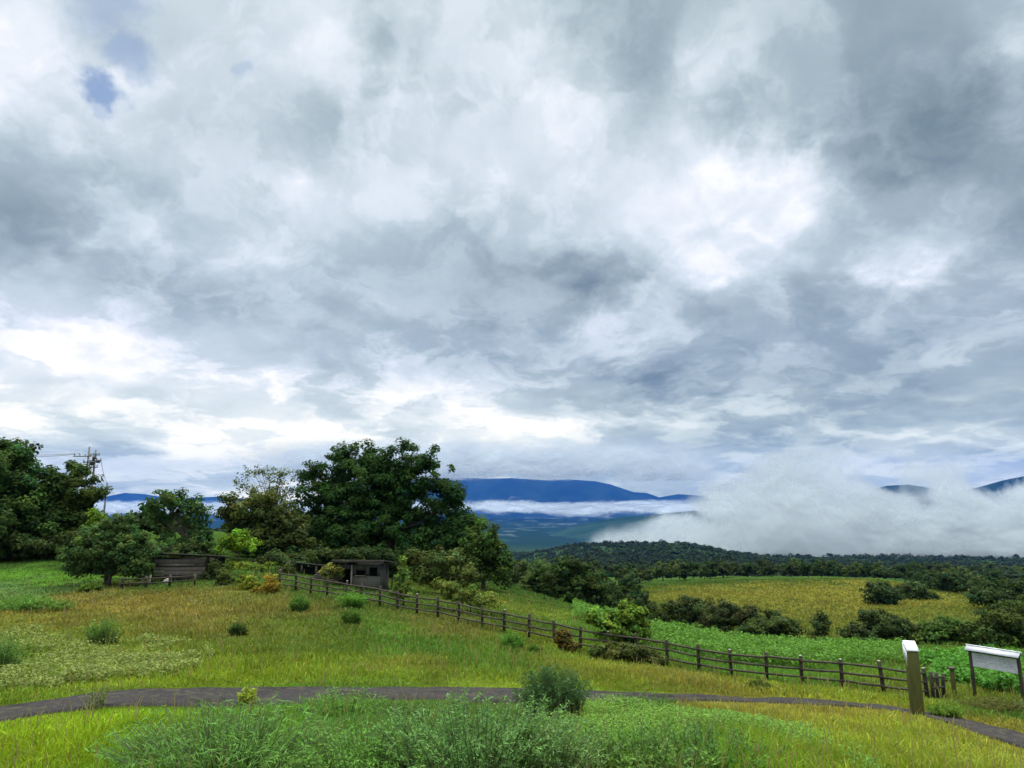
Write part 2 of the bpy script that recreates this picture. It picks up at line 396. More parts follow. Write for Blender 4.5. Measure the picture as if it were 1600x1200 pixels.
def path_dist(x, y):
    d = np.full(len(x), 1e9)
    for q in PATH[::2]: d = np.minimum(d, (x-q[0])**2+(y-q[1])**2)
    return np.sqrt(d)*1.22/path_hw(x)

# colour patches of the meadow:  px, py, spread px (x,y), colour
YG = (.155,.205,.024); OR = (.185,.150,.048); BG = (.078,.175,.030); BL = (.085,.155,.060); DG = (.050,.095,.024); OL = (.128,.165,.032); GOLD = (.180,.168,.040); LIME = (.175,.235,.018)
PATCH = [(60,1170,120,40,YG),(250,1150,90,30,LIME),(350,1170,110,50,BG),(520,1120,90,40,BG),(650,1160,140,50,BL),(780,1180,120,50,BL),(980,1150,80,50,BG),(900,1130,50,40,YG),(1080,1180,110,40,BG),(1200,1120,140,22,OR),(1350,1125,120,18,OR),(1280,1170,120,40,YG),(1480,1170,110,35,OR),(1500,1190,100,30,YG),(1420,1150,60,20,LIME),
 (100,1060,150,22,YG),(30,1050,40,30,BG),(400,1050,120,22,LIME),(250,1030,110,25,OL),(60,1000,90,30,OL),(550,1050,100,25,YG),(750,1060,120,22,YG),(700,1020,110,26,BG),(950,1060,100,22,YG),(1050,1062,130,12,OR),(1250,1080,120,9,YG),
 (150,955,90,20,OR),(280,945,120,22,OR),(60,930,60,14,BL),(70,900,60,10,BG),(300,985,80,18,OR),(450,945,60,14,OR),(500,990,90,25,OL),(620,985,70,22,BG),(700,975,80,12,OR),(800,1010,80,18,OL),(850,1000,60,12,YG),(400,990,60,18,OL),(640,1045,50,12,OR),
 (750,935,90,12,OL),(850,960,70,10,OL),(900,950,40,14,BG),(1000,985,90,12,BG),(1100,1010,90,12,BG),(1250,1025,110,12,BG),(1400,1030,100,12,(.085,.145,.03)),(1550,1045,90,20,(.085,.145,.03)),(1480,1080,80,12,OL),(1560,1115,70,14,DG),
 (1100,930,90,12,GOLD),(1250,925,110,14,GOLD),(1370,935,60,18,GOLD),(1250,955,90,14,(.13,.135,.034)),(1290,985,70,14,(.11,.13,.03)),(1480,960,80,14,(.11,.13,.03)),(1570,925,40,8,GOLD),
 (900,905,300,8,DG),(0,860,200,10,DG),(1300,890,300,8,DG),(600,870,300,10,DG),(600,905,80,10,OL)]
pc = []
for px, py, sx, sy, c in PATCH:
    if py > 1108: c = (c[0]*1.08, c[1]*1.18, c[2]*.95) if px > 500 else (c[0]*1.28, c[1]*1.42, c[2]*.7)
    c = (c[0], c[1], c[2]*.78)
    h = hit(px, py); h2 = hit(px, py-sy); r = math.hypot(h[0], h[1])
    pc.append((math.atan2(h[0], h[1]), math.log(r), max(sx/F, .02), max(abs(math.log(math.hypot(*h2[:2])/r)), .06), c))
def meadow_col(x, y):
    r = np.hypot(x, y); a = np.arctan2(x, y); lr = np.log(np.maximum(r, 1.))
    wx = (fbm(x*.25, y*.25, 4, 31)-.5); wy = (fbm(x*.25, y*.25, 4, 57)-.5)
    a = a+wx*.09; lr = lr+wy*.28
    W = np.full(len(x), 1e-4); C = np.array(OL)[None]*W[:, None]
    for pa, pl, sa, sl, c in pc:
        q = ((a-pa)/sa)**2+((lr-pl)/sl)**2
        w = np.exp(-1.1*q); W = W+w; C = C+w[:, None]*np.array(c)
    C = C/W[:, None]
    far = np.clip((r-240)/120, 0, 1)[:, None]
    C = C*(1-far)+np.array((.022, .042, .018))*far
    vf = np.clip((r-2600)/900, 0, 1)[:, None]
    fld = (np.clip((vnoise(x*.007+fbm(x*.002, y*.002, 2, 5)*3, y*.0035, 71)-.70)*8, 0, 1)*vnoise(x*.02, y*.01, 73))[:, None]
    C = C*(.62+.76*fbm(x*.9, y*.9, 3, 91))[:, None]*(.8+.4*fbm(x*.22, y*.22, 3, 93))[:, None]
    return C*(1-vf)+vf*(np.array((.010, .026, .022))*(1-fld)+fld*np.array((.08, .11, .11)))

# polar grid around the viewpoint; finest where the photograph looks
azs = np.concatenate([np.linspace(-math.pi, -.80, 60, endpoint=False), np.linspace(-.80, .80, 620), np.linspace(.80, math.pi, 60)[1:]])
rs = np.concatenate([[0.5, 1.5, 3, 4, 4.6], np.exp(np.linspace(math.log(5), math.log(80), 300)), np.exp(np.linspace(math.log(80), math.log(3600), 260))[1:], np.exp(np.linspace(math.log(3600), math.log(16000), 60))[1:]])
AA, RR = np.meshgrid(azs, rs); X = RR*np.sin(AA); Yg = RR*np.cos(AA)
Z = ground(X.ravel(), Yg.ravel())
V = np.stack([X.ravel(), Yg.ravel(), Z], 1)
nr, na = AA.shape; idx = np.arange(nr*na).reshape(nr, na)
Fq = np.stack([idx[:-1, :-1], idx[:-1, 1:], idx[1:, 1:], idx[1:, :-1]], -1).reshape(-1, 4)[:, ::-1]
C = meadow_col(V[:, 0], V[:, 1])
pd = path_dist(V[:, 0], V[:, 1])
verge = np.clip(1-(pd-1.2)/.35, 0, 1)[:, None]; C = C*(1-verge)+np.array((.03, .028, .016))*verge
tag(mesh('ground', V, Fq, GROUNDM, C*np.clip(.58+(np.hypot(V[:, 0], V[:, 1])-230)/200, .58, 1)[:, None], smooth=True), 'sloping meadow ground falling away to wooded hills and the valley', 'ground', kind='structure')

# path
pw = 1.22; d = np.gradient(PATH, axis=0); nrm = np.stack([-d[:, 1], d[:, 0]], 1)/np.linalg.norm(d, axis=1)[:, None]
cross = np.array([-1.0, -.97, -.6, -.2, .2, .6, .97, 1.0]); PV = []
wob = (fbm(np.arange(len(PATH))*.35, np.zeros(len(PATH)), 3, 77)-.5)*.35
for k, s_ in enumerate(cross):
    w = path_hw(PATH[:, 0])*s_+(wob if s_ > 0 else -wob*.7)*abs(s_)
    q = PATH+nrm*np.reshape(w, (-1, 1)); z = ground(q[:, 0], q[:, 1])+(.05 if abs(s_) < .99 else -.04)
    PV.append(np.column_stack([q, z]))
PV = np.stack(PV, 1); m_, k_ = PV.shape[:2]; ii = np.arange(m_*k_).reshape(m_, k_)
PF = np.stack([ii[:-1, :-1], ii[:-1, 1:], ii[1:, 1:], ii[1:, :-1]], -1).reshape(-1, 4)[:, ::-1]
tag(mesh('path', PV.reshape(-1, 3), PF, ASPH, smooth=True), 'narrow dark paved footpath crossing the meadow', 'path', kind='structure')

# ------------------------------------------------------------------ far mountains (real ridges at their distances)
def hillmat(name, c1, c2, scale):
    m = newmat(name); tc = N('ShaderNodeTexCoord')
    n = NOISE(tc.outputs['Object'], scale, 9, .65); c = MIXC(MR(n, .35, .65), c1, c2)
    bp = N('ShaderNodeBump'); bp.inputs['Strength'].default_value = .6; bp.inputs['Distance'].default_value = 20; L(n, bp.inputs['Height'])
    out(bsdf(c, 1.0, .0, bp.outputs[0])); return m
HM1 = hillmat('far_mountain_forest', (.006, .020, .026), (.012, .030, .034), .002)
HM2 = hillmat('valley_hill_forest', (.007, .024, .022), (.018, .040, .032), .004)
RB = 1
def ridge(name, label, pts, Y, depth, base, mat, seed, rough=1.):
    """pts: (px, py) of the skyline at distance Y; a ridge with sloping flanks and gullies."""
    P = np.array([at(px, py, Y) for px, py in pts]); xs = np.linspace(P[0, 0], P[-1, 0], 260); top = np.interp(xs, P[:, 0], P[:, 2])
    ts = np.linspace(-1, 1, 61); XX, TT = np.meshgrid(xs, ts); YY = Y+TT*depth
    n = fbm(XX/(depth*.35), YY/(depth*.35), 5, seed)-.5
    prof = (1-np.abs(TT))**1.15
    wx = XX+n*depth*.5*np.abs(TT)
    tp = np.interp(wx, xs, top)
    ZZ = base+(tp-base)*prof*(1+n*.9*np.abs(TT)*rough)
    edge = np.minimum((XX-xs[0]), (xs[-1]-XX))/(xs[-1]-xs[0]); ZZ = base-20+(ZZ-base+20)*np.clip(edge*18, 0, 1)
    V = np.stack([XX, YY, ZZ], -1).reshape(-1, 3); i_ = np.arange(V.shape[0]).reshape(XX.shape)
    Fq = np.stack([i_[:-1, :-1], i_[:-1, 1:], i_[1:, 1:], i_[1:, :-1]], -1).reshape(-1, 4)
    return tag(mesh(name, V, Fq, mat, smooth=True), label, 'mountain', kind='structure')
ridge('mountain_blue', 'long blue mountain beyond the misty valley, its top in cloud', [(560,790),(620,750),(680,747),(720,746),(760,748),(800,747),(850,750),(890,749),(930,752),(955,757),(975,764),(990,769),(1010,770),(1030,777),(1060,772),(1100,775),(1200,790)], 13500, 1900, -210, HM1, 5)
ridge('mountain_left', 'low blue mountain seen between the trees on the left', [(-250,782),(0,775),(120,780),(165,776),(195,770),(225,772),(270,779),(340,776),(420,782),(520,785)], 14500, 1800, -210, HM1, 8)
ridge('mountain_right', 'dark mountain flank showing through gaps in the low cloud', [(1080,860),(1200,822),(1300,790),(1350,770),(1385,759),(1420,757),(1450,762),(1500,767),(1530,761),(1565,751),(1600,744),(1700,728),(1850,718),(1980,760)], 5200, 1300, -210, HM1, 12)
ridge('hill_valley', 'dark teal wooded hill rising from the valley floor', [(800,862),(860,836),(900,822),(960,809),(1010,805),(1085,798),(1160,806),(1260,840),(1320,868)], 4700, 900, -205, HM2, 15)
ridge('hill_valley_low', 'low dark hill in the valley left of the mist', [(640,850),(700,836),(780,842),(830,848),(880,846),(930,856),(980,866)], 3900, 350, -203, HM2, 21)

# ------------------------------------------------------------------ low cloud and mist: stacked translucent sheets standing in for volumes
def cloudbox(name, label, lo, hi, opac, scale, body, layers=12, col=(.6, .64, .68), feath=(.10, .06), seed=0, squash=1.15, rough=.60, bump=.16):
    """a cloud as a deep stack of undulating translucent veils filling a box-shaped region, torn by 3-D noise"""
    lo = np.array(lo, float); hi = np.array(hi, float)
    m = newmat(name+'_vapour'); tc = N('ShaderNodeTexCoord'); P = tc.outputs['Object']
    P2 = VM('MULTIPLY', P, (1, 1, squash))
    wv = VM('SCALE', VM('SUBTRACT', NOISE(P2, .6/scale, 3, .5, color=True), (.5, .5, .5)), scale=scale*.7)
    nz = NOISE(VM('ADD', P2, wv), 1./scale, 11, rough); x, y, z = SEP(P)
    f = body(x, y, z, nz)
    for s_, a_, b_, fr in ((x, lo[0], hi[0], feath[0]), (z, lo[2], hi[2], feath[1])):
        w_ = (b_-a_)*fr
        f = M('MULTIPLY', f, MR(s_, a_, a_+w_)); f = M('MULTIPLY', f, MR(s_, b_, b_-w_))
    d = N('ShaderNodeBsdfDiffuse'); t = N('ShaderNodeBsdfTranslucent'); tr = N('ShaderNodeBsdfTransparent')
    d.inputs[0].default_value = (*col, 1); t.inputs[0].default_value = (*col, 1)
    bp = N('ShaderNodeBump'); bp.inputs['Strength'].default_value = 1.0; bp.inputs['Distance'].default_value = scale*bump; L(NOISE(VM('ADD', P2, wv), 1.4/scale, 4, .5), bp.inputs['Height']); L(bp.outputs[0], d.inputs['Normal'])
    m1 = N('ShaderNodeMixShader'); m1.inputs[0].default_value = .35; L(d.outputs[0], m1.inputs[1]); L(t.outputs[0], m1.inputs[2])
    m2 = N('ShaderNodeMixShader'); L(M('MULTIPLY', f, opac, clamp=True), m2.inputs[0]); L(tr.outputs[0], m2.inputs[1]); L(m1.outputs[0], m2.inputs[2])
    out(m2.outputs[0])
    Vs = []; Fs = []; nx, nz_ = 90, 14; off = 0
    for k in range(layers):
        y0 = lo[1]+(hi[1]-lo[1])*(k+.5)/layers; XX, ZZ = np.meshgrid(np.linspace(lo[0], hi[0], nx), np.linspace(lo[2], hi[2], nz_))
        amp = (hi[1]-lo[1])/layers*.7
        YY = y0+(fbm(XX/scale*1.3+k*3.1, ZZ/scale*1.3, 3, seed+k)-.5)*2*amp
        Vs.append(np.stack([XX, YY, ZZ], -1).reshape(-1, 3)); i_ = np.arange(nx*nz_).reshape(nz_, nx)+off; off += nx*nz_
        Fs.append(np.stack([i_[:-1, :-1], i_[:-1, 1:], i_[1:, 1:], i_[1:, :-1]], -1).reshape(-1, 4))
    o = mesh(name, np.concatenate(Vs), np.concatenate(Fs), m, smooth=True)
    return tag(o, label, 'cloud', kind='stuff')
def curve(x, pts):
    lo, hi = pts[0][0], pts[-1][0]
    ys = [p[1] for p in pts]; a, b = min(ys), max(ys)
    n = N('ShaderNodeFloatCurve'); cm = n.mapping; c = cm.curves[0]
    for k, (px, py) in enumerate(pts):
        q = ((px-lo)/(hi-lo), (py-a)/(b-a+1e-9))
        if k < 2: c.points[k if k == 0 else 1].location = q if k == 0 else c.points[1].location
        if k == 0: continue
        if k == len(pts)-1: c.points[len(c.points)-1].location = q
        else: c.points.new(*q)
    cm.update()
    setin(n.inputs['Value'], MR(x, lo, hi, 0, 1, smooth=False))
    return M('MULTIPLY_ADD', n.outputs[0], b-a, a)
# right bank, standing behind the nearest ridge
YB = 1800.
def hz(px, py, Y=YB): q = at(px, py, Y); return q[0], q[2]
bank_top = [hz(px, py) for px, py in [(780,905),(850,880),(900,864),(960,850),(1010,836),(1050,818),(1085,786),(1110,764),(1160,752),(1220,748),(1320,742),(1380,735),(1430,730),(1480,730),(1530,745),(1600,765),(1700,750)]]
def bank(x, y, z, nz):
    u = M('MULTIPLY', x, M('DIVIDE', YB, y))
    h = M('MULTIPLY', curve(u, bank_top), M('DIVIDE', y, YB))
    s = M('DIVIDE', M('SUBTRACT', h, z), MR(u, hz(1020, 0)[0], hz(1180, 0)[0], 70., 120.))
    for gx, gy, gr, gd in ((1385, 757, 16, .75), (1445, 770, 18, .8), (1462, 798, 18, 1.1), (1385, 818, 16, 1.0), (1585, 766, 34, 1.7), (1100, 812, 16, .7), (1420, 812, 14, .9)):
        hx, hz_ = hz(gx, gy); dd = M('SQRT', M('ADD', M('POWER', M('DIVIDE', M('SUBTRACT', M('ADD', u, M('MULTIPLY', M('SUBTRACT', nz, .5), 420.)), hx), gr*2.*YB/F), 2.0), M('POWER', M('DIVIDE', M('SUBTRACT', M('ADD', M('MULTIPLY', z, M('DIVIDE', YB, y)), M('MULTIPLY', M('SUBTRACT', nz, .5), -260.)), hz_), gr*.9*YB/F), 2.0)))
        s = M('SUBTRACT', s, MR(dd, 1.3, 0., 0., gd))
    s = M('MINIMUM', M('MAXIMUM', s, -2.7), 1.0)
    base_ = MR(M('ADD', M('DIVIDE', M('ADD', z, 139.), 22.), M('MULTIPLY', M('SUBTRACT', nz, .5), 9.)), -.5, 2.2)
    return M('MULTIPLY', base_, MR(M('ADD', M('MULTIPLY', M('SUBTRACT', nz, .5), 7.5), s), -.1, 1.3))
cloudbox('low_cloud', 'thick bank of low grey cloud lying behind the dark ridge on the right', (-60, 1560, -175), (2000, 2080, 420), .5, 380., bank, 14, (.56, .61, .66), seed=1)
def strip(x, y, z, nz):
    s = M('SUBTRACT', 1.0, M('DIVIDE', M('ABSOLUTE', M('SUBTRACT', z, -25.)), 120.))
    return MR(M('ADD', M('MULTIPLY', M('SUBTRACT', nz, .5), 3.6), s), .35, .9)
cloudbox('valley_mist', 'bright white strip of mist lying over the far valley floor', (-8200, 8200, -190), (3400, 10200, 150), .55, 800., strip, 9, (.66, .72, .78), seed=30, squash=3.0)
def deckf(x, y, z, nz):
    lo = M('SUBTRACT', z, M('ADD', 345., M('MULTIPLY', M('SUBTRACT', nz, .5), 900.)))
    f = M('MULTIPLY', MR(lo, 0., 110.), MR(z, 1000., 560.))
    return M('MULTIPLY', f, MR(x, 3500., 2000.))
cloudbox('hill_cloud', 'pale cloud hiding the top of the far blue mountain', (-4200, 9300, 340), (3600, 10200, 1010), .5, 900., deckf, 8, (.64, .68, .66), seed=60, feath=(.22, .05))

HAZE = True
if HAZE:
    m = newmat('haze_air'); pv = N('ShaderNodeVolumePrincipled')
    pv.inputs['Color'].default_value = (.03, .17, .88, 1); pv.inputs['Density'].default_value = 2.4e-5; pv.inputs['Anisotropy'].default_value = .0
    out(pv.outputs[0], vol=True)
    mb = MB(); mb.box((0, 0, 400), (33000, 33000, 1320)); tag(mb.build('haze', m), 'blue haze in the air over the valley', 'haze', kind='stuff')

# ------------------------------------------------------------------ foliage
def leaf_quads(P, Nn, size, asp=.55):
    n = len(P); Nn = Nn/np.linalg.norm(Nn, axis=1)[:, None]
    t = rng.normal(size=(n, 3)); t -= (t*Nn).sum(1)[:, None]*Nn; t /= np.linalg.norm(t, axis=1)[:, None]; b = np.cross(Nn, t)
    s = np.reshape(size, (-1, 1))*.5
    V = np.stack([P-t*s, P+b*s*asp, P+t*s, P-b*s*asp], 1).reshape(-1, 3)
    return V, np.arange(4*n).reshape(n, 4)
FOL = np.array((1.5, 1.38, .95))
def crown_arrays(ells, nclump, cr, nleaf, leaf, col, var=.25, shell=.45, flat=.75, upb=.6):
    """clumps of leaves through the volume of several ellipsoids (cx,cy,cz,rx,ry,rz)."""
    E = np.array(ells, float); vol = E[:, 3]*E[:, 4]*E[:, 5]; w = vol**.75; w /= w.sum()
    k = rng.choice(len(E), nclump, p=w); u = rng.normal(size=(nclump, 3)); u /= np.linalg.norm(u, axis=1)[:, None]
    rr = rng.random(nclump)**shell
    c = E[k, :3]+u*rr[:, None]*E[k, 3:6]
    crr = cr*rng.uniform(.6, 1.35, nclump)
    nl = np.maximum((nleaf*(crr/cr)**2).astype(int), 3); j = np.repeat(np.arange(nclump), nl)
    v = rng.normal(size=(len(j), 3)); v /= np.linalg.norm(v, axis=1)[:, None]; q = rng.random(len(j))**.45
    P = c[j]+v*(q*crr[j])[:, None]*np.array([1, 1, flat])
    Nn = v*1.0+u[j]*.5+np.array([0, 0, upb])+rng.normal(size=v.shape)*.55
    tone = np.clip(rng.normal(1, var, nclump), .45, 1.8)[j]*np.clip(rng.normal(1, .12, len(j)), .6, 1.5)
    hue = rng.normal(0, .10, nclump)[j]
    base = (np.array(col)*FOL)[None]*tone[:, None]; base[:, 0] *= 1+hue*1.3; base[:, 2] *= 1-hue
    V, Fq = leaf_quads(P, Nn, leaf*1.2*rng.uniform(.6, 1.3, len(P)), .75)
    return V, Fq, np.repeat(np.clip(base, .003, 1), 4, axis=0), c
def ell_px(lst, Y, base, dfac=.8, yoff=0.):
    o = []
    for e in lst:
        px, py, rx, ry = e[:4]; off = (e[4] if len(e) > 4 else 0)+yoff
        q = at(px, py, Y+off); s = (Y+off)/F
        o.append((q[0]-base[0], q[1]-base[1], q[2]-base[2], rx*s, max(min(rx*s*dfac, 6.5), .5*ry*s), ry*s))
    return o
def trunk_mesh(base_r, top, ntips, tips, forks=1, lean=0., k=8, root=-.25):
    mb = MB()
    for f in range(forks):
        ox = (f-(forks-1)/2)*base_r*3.2
        tp = np.array([lean*top+ox*2.0, 0, top*.92]); pts = [np.array([ox*.4, 0, root])]
        for t in np.linspace(.15, 1, 6): pts.append(np.array([ox*.4, 0, 0])*(1-t)+tp*t+np.array([math.sin(t*5+f)*.05*top, math.cos(t*4+f)*.03*top, 0])*t)
        mb.tube(pts, np.linspace(base_r, base_r*.22, len(pts)), k)
    if len(tips):
        sel = tips[rng.permutation(len(tips))[:ntips]]
        for c in sel:
            t = min(max(c[2]/top*.55, .18), .8); s0 = np.array([lean*top*t, 0, top*t]); e = c
            mid = (s0+e)/2+np.array([0, 0, -.08*np.linalg.norm(e-s0)])+rng.normal(size=3)*.04*top*.5
            mb.tube([s0, mid, e], [base_r*.26, base_r*.14, base_r*.04], 5, cap=False)
    return mb
def tree_px(name, label, cat, bpx, bpy_, Y, ells, col, nclump, cr, nleaf, leaf, group=None, trunk_r=.2, trunk_col=None, ntips=25, forks=1, dfac=.8, var=.28, shell=.45, upb=.6, flat=.75, lean=0.):
    q = at(bpx, bpy_, Y); z = gz(q[0], Y); base = np.array([q[0], Y, z])
    root = empty(name, base, label, cat, group)
    E = ell_px(ells, Y, base, dfac)
    V, Fq, C, clumps = crown_arrays(E, nclump, cr, nleaf, leaf, col, var, shell, flat, upb)
    top = max(e[2] for e in E)
    tm = trunk_mesh(trunk_r, max(top, .3), ntips, clumps, forks, lean)
    tm.build('trunk' if cat == 'tree' else 'stem', trunk_col or BARK, root, smooth=True)
    mesh('crown' if cat == 'tree' else 'foliage', V, Fq, LEAF, C, root)
    return root

DK = (.016, .040, .013); MG = (.030, .062, .016); OLV = (.034, .052, .016); BRT = (.070, .135, .018); BLG = (.034, .068, .030); YLW = (.12, .14, .02); BRN = (.070, .058, .020); PIN = (.035, .065, .030)
# the big broadleaf tree
tree_px('broadleaf_tree', 'large dark green spreading tree, the tallest and widest in the middle', 'tree', 606, 905, 66,
        [(503,742,36,32),(552,722,50,34,1),(610,720,52,32,0),(664,730,44,34,-1),(697,768,34,30),(490,785,34,36),(560,785,64,44),(640,785,64,44,1),(520,835,52,44,-2),(600,830,80,44),(690,825,54,46),(718,800,26,28),(738,832,30,30),(735,850,36,38,-1),(590,760,70,40),(540,790,56,44),(640,872,80,22,-2),(560,872,60,20,-2)],
        (.016, .042, .012), 980, .70, 100, .23, trunk_r=.5, ntips=60, shell=.42, dfac=.7, var=.24, upb=.85)
tree_px('broadleaf_tree', 'dark rounded tree at the right foot of the big spreading tree', 'tree', 755, 918, 60,
        [(752,850,34,34),(772,878,28,32),(730,885,34,28),(705,900,30,18),(785,898,18,16)], (.026, .054, .016), 240, .6, 70, .22, trunk_r=.2, dfac=.8)
tree_px('leafy_shrub', 'broad grey green shrub in front of the big tree, right of the young conifer', 'shrub', 690, 925, 53,
        [(690,880,42,22),(668,895,30,20),(720,898,34,22),(650,868,16,10)], (.042, .060, .022), 110, .5, 50, .19, trunk_r=.1, dfac=.6)
tree_px('airy_tree', 'thin airy tree whose sparse crown shows sky, left of the big tree', 'tree', 425, 893, 67,
        [(400,738,34,14),(440,742,26,16),(455,765,18,20),(380,758,20,16),(425,770,34,26)], (.050, .075, .040), 190, .42, 15, .15, trunk_r=.13, ntips=60, forks=2, shell=.7, var=.2)
tree_px('broadleaf_tree', 'olive green dense tree between the airy tree and the bright green bush', 'tree', 420, 895, 60,
        [(385,790,40,30),(362,800,22,26),(420,805,42,36),(445,835,42,40),(405,845,38,30),(470,862,30,26)], (.032, .047, .016), 300, .6, 76, .22, trunk_r=.2, dfac=.8, forks=2, upb=.8)
tree_px('broadleaf_tree', 'small tree with gaps in its crown, standing before the white mist', 'tree', 285, 885, 61,
        [(270,785,38,22),(248,800,26,18),(300,790,28,22),(318,822,22,24),(305,850,30,22),(265,845,24,20),(228,788,12,10)], (.026, .060, .022), 150, .52, 50, .20, trunk_r=.14, forks=2, ntips=45)
tree_px('broadleaf_tree', 'tall dark tree at the far left edge of the meadow', 'tree', 12, 872, 62,
        [(22,712,32,22),(30,692,9,12),(5,700,30,18),(0,735,62,34),(40,760,46,46),(10,800,70,44),(50,830,50,34),(-30,760,60,60)], (.024, .052, .015), 430, .75, 80, .25, trunk_r=.35, dfac=.8, upb=.8)
tree_px('broadleaf_tree', 'olive tinged dark tree between the tall left tree and the poles', 'tree', 92, 872, 64,
        [(122,738,24,20),(112,728,8,10),(88,765,34,36),(134,772,28,30),(75,815,50,40),(125,820,34,36),(95,850,55,20)], (.028, .050, .014), 380, .68, 76, .24, trunk_r=.28, dfac=.8, upb=.8)
tree_px('broadleaf_tree', 'overhanging dark tree cut off by the left border', 'tree', -75, 875, 58,
        [(-70,750,70,60),(-50,820,70,50)], (.022, .046, .015), 200, .8, 80, .25, trunk_r=.35)
tree_px('young_tree', 'bright green slender young tree below the poles', 'tree', 150, 880, 57,
        [(150,812,14,20),(143,838,22,24),(160,845,18,20)], (.060, .120, .018), 60, .38, 40, .17, trunk_r=.08)
tree_px('pine_tree', 'bushy low pine with fine needles by the low rail', 'tree', 167, 912, 47.5,
        [(185,818,34,14),(150,835,34,18),(205,840,32,20),(175,855,60,24),(225,868,24,18),(125,862,30,18),(200,880,40,16),(145,880,30,14),(120,886,24,12),(215,892,28,10),(165,895,30,9)], (.038, .075, .030), 330, .36, 66, .15, trunk_r=.14, forks=2, ntips=60, shell=.6, var=.22)
tree_px('round_bush', 'rounded vivid lime green bush near the plank shed', 'bush', 372, 872, 55.5,
        [(372,845,26,15),(356,852,16,12),(390,852,16,12)], (.085, .165, .018), 70, .34, 55, .15, trunk_r=.08)
tree_px('leafy_shrub', 'low yellow green shrub row under the lime green bush', 'shrub', 385, 893, 52,
        [(370,884,30,7),(405,886,26,7),(345,886,16,8)], (.075, .115, .020), 70, .28, 42, .14, trunk_r=.05)
tree_px('leafy_shrub', 'small dark shrub at the left end of the shrubs before the fence', 'shrub', 349, 918, 46,
        [(349,902,14,14),(352,908,14,9)], (.035, .055, .018), 40, .26, 45, .12, trunk_r=.05)
tree_px('leafy_shrub', 'yellow green shrub in the middle of the shrubs before the fence', 'shrub', 388, 922, 44.5,
        [(386,910,16,11),(398,916,12,8)], (.105, .135, .020), 46, .25, 45, .12, trunk_r=.05)
tree_px('leafy_shrub', 'rusty brown and yellow shrub at the left end of the fence', 'shrub', 420, 930, 43,
        [(424,910,14,15),(408,926,16,10),(430,922,9,12)], (.115, .095, .018), 52, .26, 42, .12, trunk_r=.05)
tree_px('young_conifer', 'small pointed light green conifer behind the fence', 'tree', 630, 940, 42.5,
        [(630,878,4,10),(630,893,8,10),(630,908,13,11),(629,924,17,12)], (.065, .110, .028), 80, .22, 36, .12, trunk_r=.06, shell=.6, dfac=1.)
tree_px('leafy_shrub', 'light green low shrub behind the fence right of the young conifer', 'shrub', 735, 955, 43,
        [(725,928,34,12),(760,938,26,10),(700,915,24,10)], (.065, .095, .026), 75, .34, 40, .14, trunk_r=.05)
tree_px('pine_tree', 'dark layered pine, broadest of the clump beyond the fence', 'tree', 898, 950, 84,
        [(895,882,30,12),(885,898,42,14),(915,905,36,14),(900,920,52,16),(935,920,28,16),(870,925,28,14),(915,936,44,10)], (.020, .040, .014), 170, .75, 62, .27, trunk_r=.25, dfac=.7, flat=.45)
tree_px('broadleaf_tree', 'pale green tree left of the layered pine beyond the fence', 'tree', 850, 940, 95,
        [(848,895,22,16),(835,912,22,20),(862,912,18,18)], (.030, .058, .020), 80, .8, 55, .30, trunk_r=.2)
tree_px('leafy_shrub', 'small dark shrub alone on the slope left of the layered pine', 'shrub', 850, 958, 60,
        [(832,950,11,7),(852,945,8,10)], (.025, .042, .018), 40, .32, 40, .15, trunk_r=.05)
tree_px('leafy_bush', 'fresh green large leaved bush growing over the fence', 'bush', 978, 1030, 34.2,
        [(975,960,26,18),(995,975,24,20),(950,975,20,14),(975,990,38,14),(1000,955,12,12),(925,962,14,8),(990,1005,30,14)], (.060, .115, .022), 190, .26, 34, .15, trunk_r=.06, forks=3, ntips=50)
tree_px('leafy_shrub', 'dark low shrub sprawling at the foot of the large leaved bush', 'shrub', 1000, 1046, 31.6,
        [(985,1020,26,14),(1015,1030,28,12),(960,1018,18,12),(1030,1036,16,8)], (.036, .046, .016), 120, .22, 44, .11, trunk_r=.04)
tree_px('leafy_shrub', 'brownish bush in front of the fence, left of the large leaved bush', 'shrub', 882, 1020, 33,
        [(878,995,14,12),(888,1008,14,10)], (.055, .048, .018), 46, .2, 40, .10, trunk_r=.04)
tree_px('grass_tussock', 'small dark tussock beside the brownish bush', 'grass', 935, 1030, 31.5,
        [(933,1018,10,9),(945,1022,8,7)], (.035, .055, .018), 30, .16, 40, .09, trunk_r=.03)
tree_px('leafy_shrub', 'pale yellow green shrub between the low shelter and the hut', 'shrub', 528, 912, 49.5,
        [(524,890,16,10),(512,896,10,8)], (.085, .095, .030), 46, .3, 40, .13, trunk_r=.05)
tree_px('leafy_shrub', 'pale yellow green shrub above the roof of the low shelter', 'shrub', 470, 905, 57,
        [(468,874,22,6),(452,876,10,6)], (.080, .090, .028), 40, .28, 40, .14, trunk_r=.05)
tree_px('leafy_shrub', 'dark low boughs of scrub leaning over the hut roof', 'shrub', 612, 915, 52.5,
        [(600,868,22,9),(560,864,26,7),(612,885,10,16)], (.016, .032, .012), 80, .4, 50, .17, trunk_r=.07)
tree_px('leafy_shrub', 'dull green shrub partly covering the left side of the low shelter', 'shrub', 446, 912, 52,
        [(446,893,13,12),(456,900,10,7)], (.030, .044, .016), 50, .26, 40, .13, trunk_r=.05)
tree_px('leafy_shrub', 'dull green shrub leaning on the right side of the plank shed', 'shrub', 338, 912, 48,
        [(336,888,14,16),(328,900,12,10)], (.028, .042, .016), 55, .26, 42, .13, trunk_r=.05)
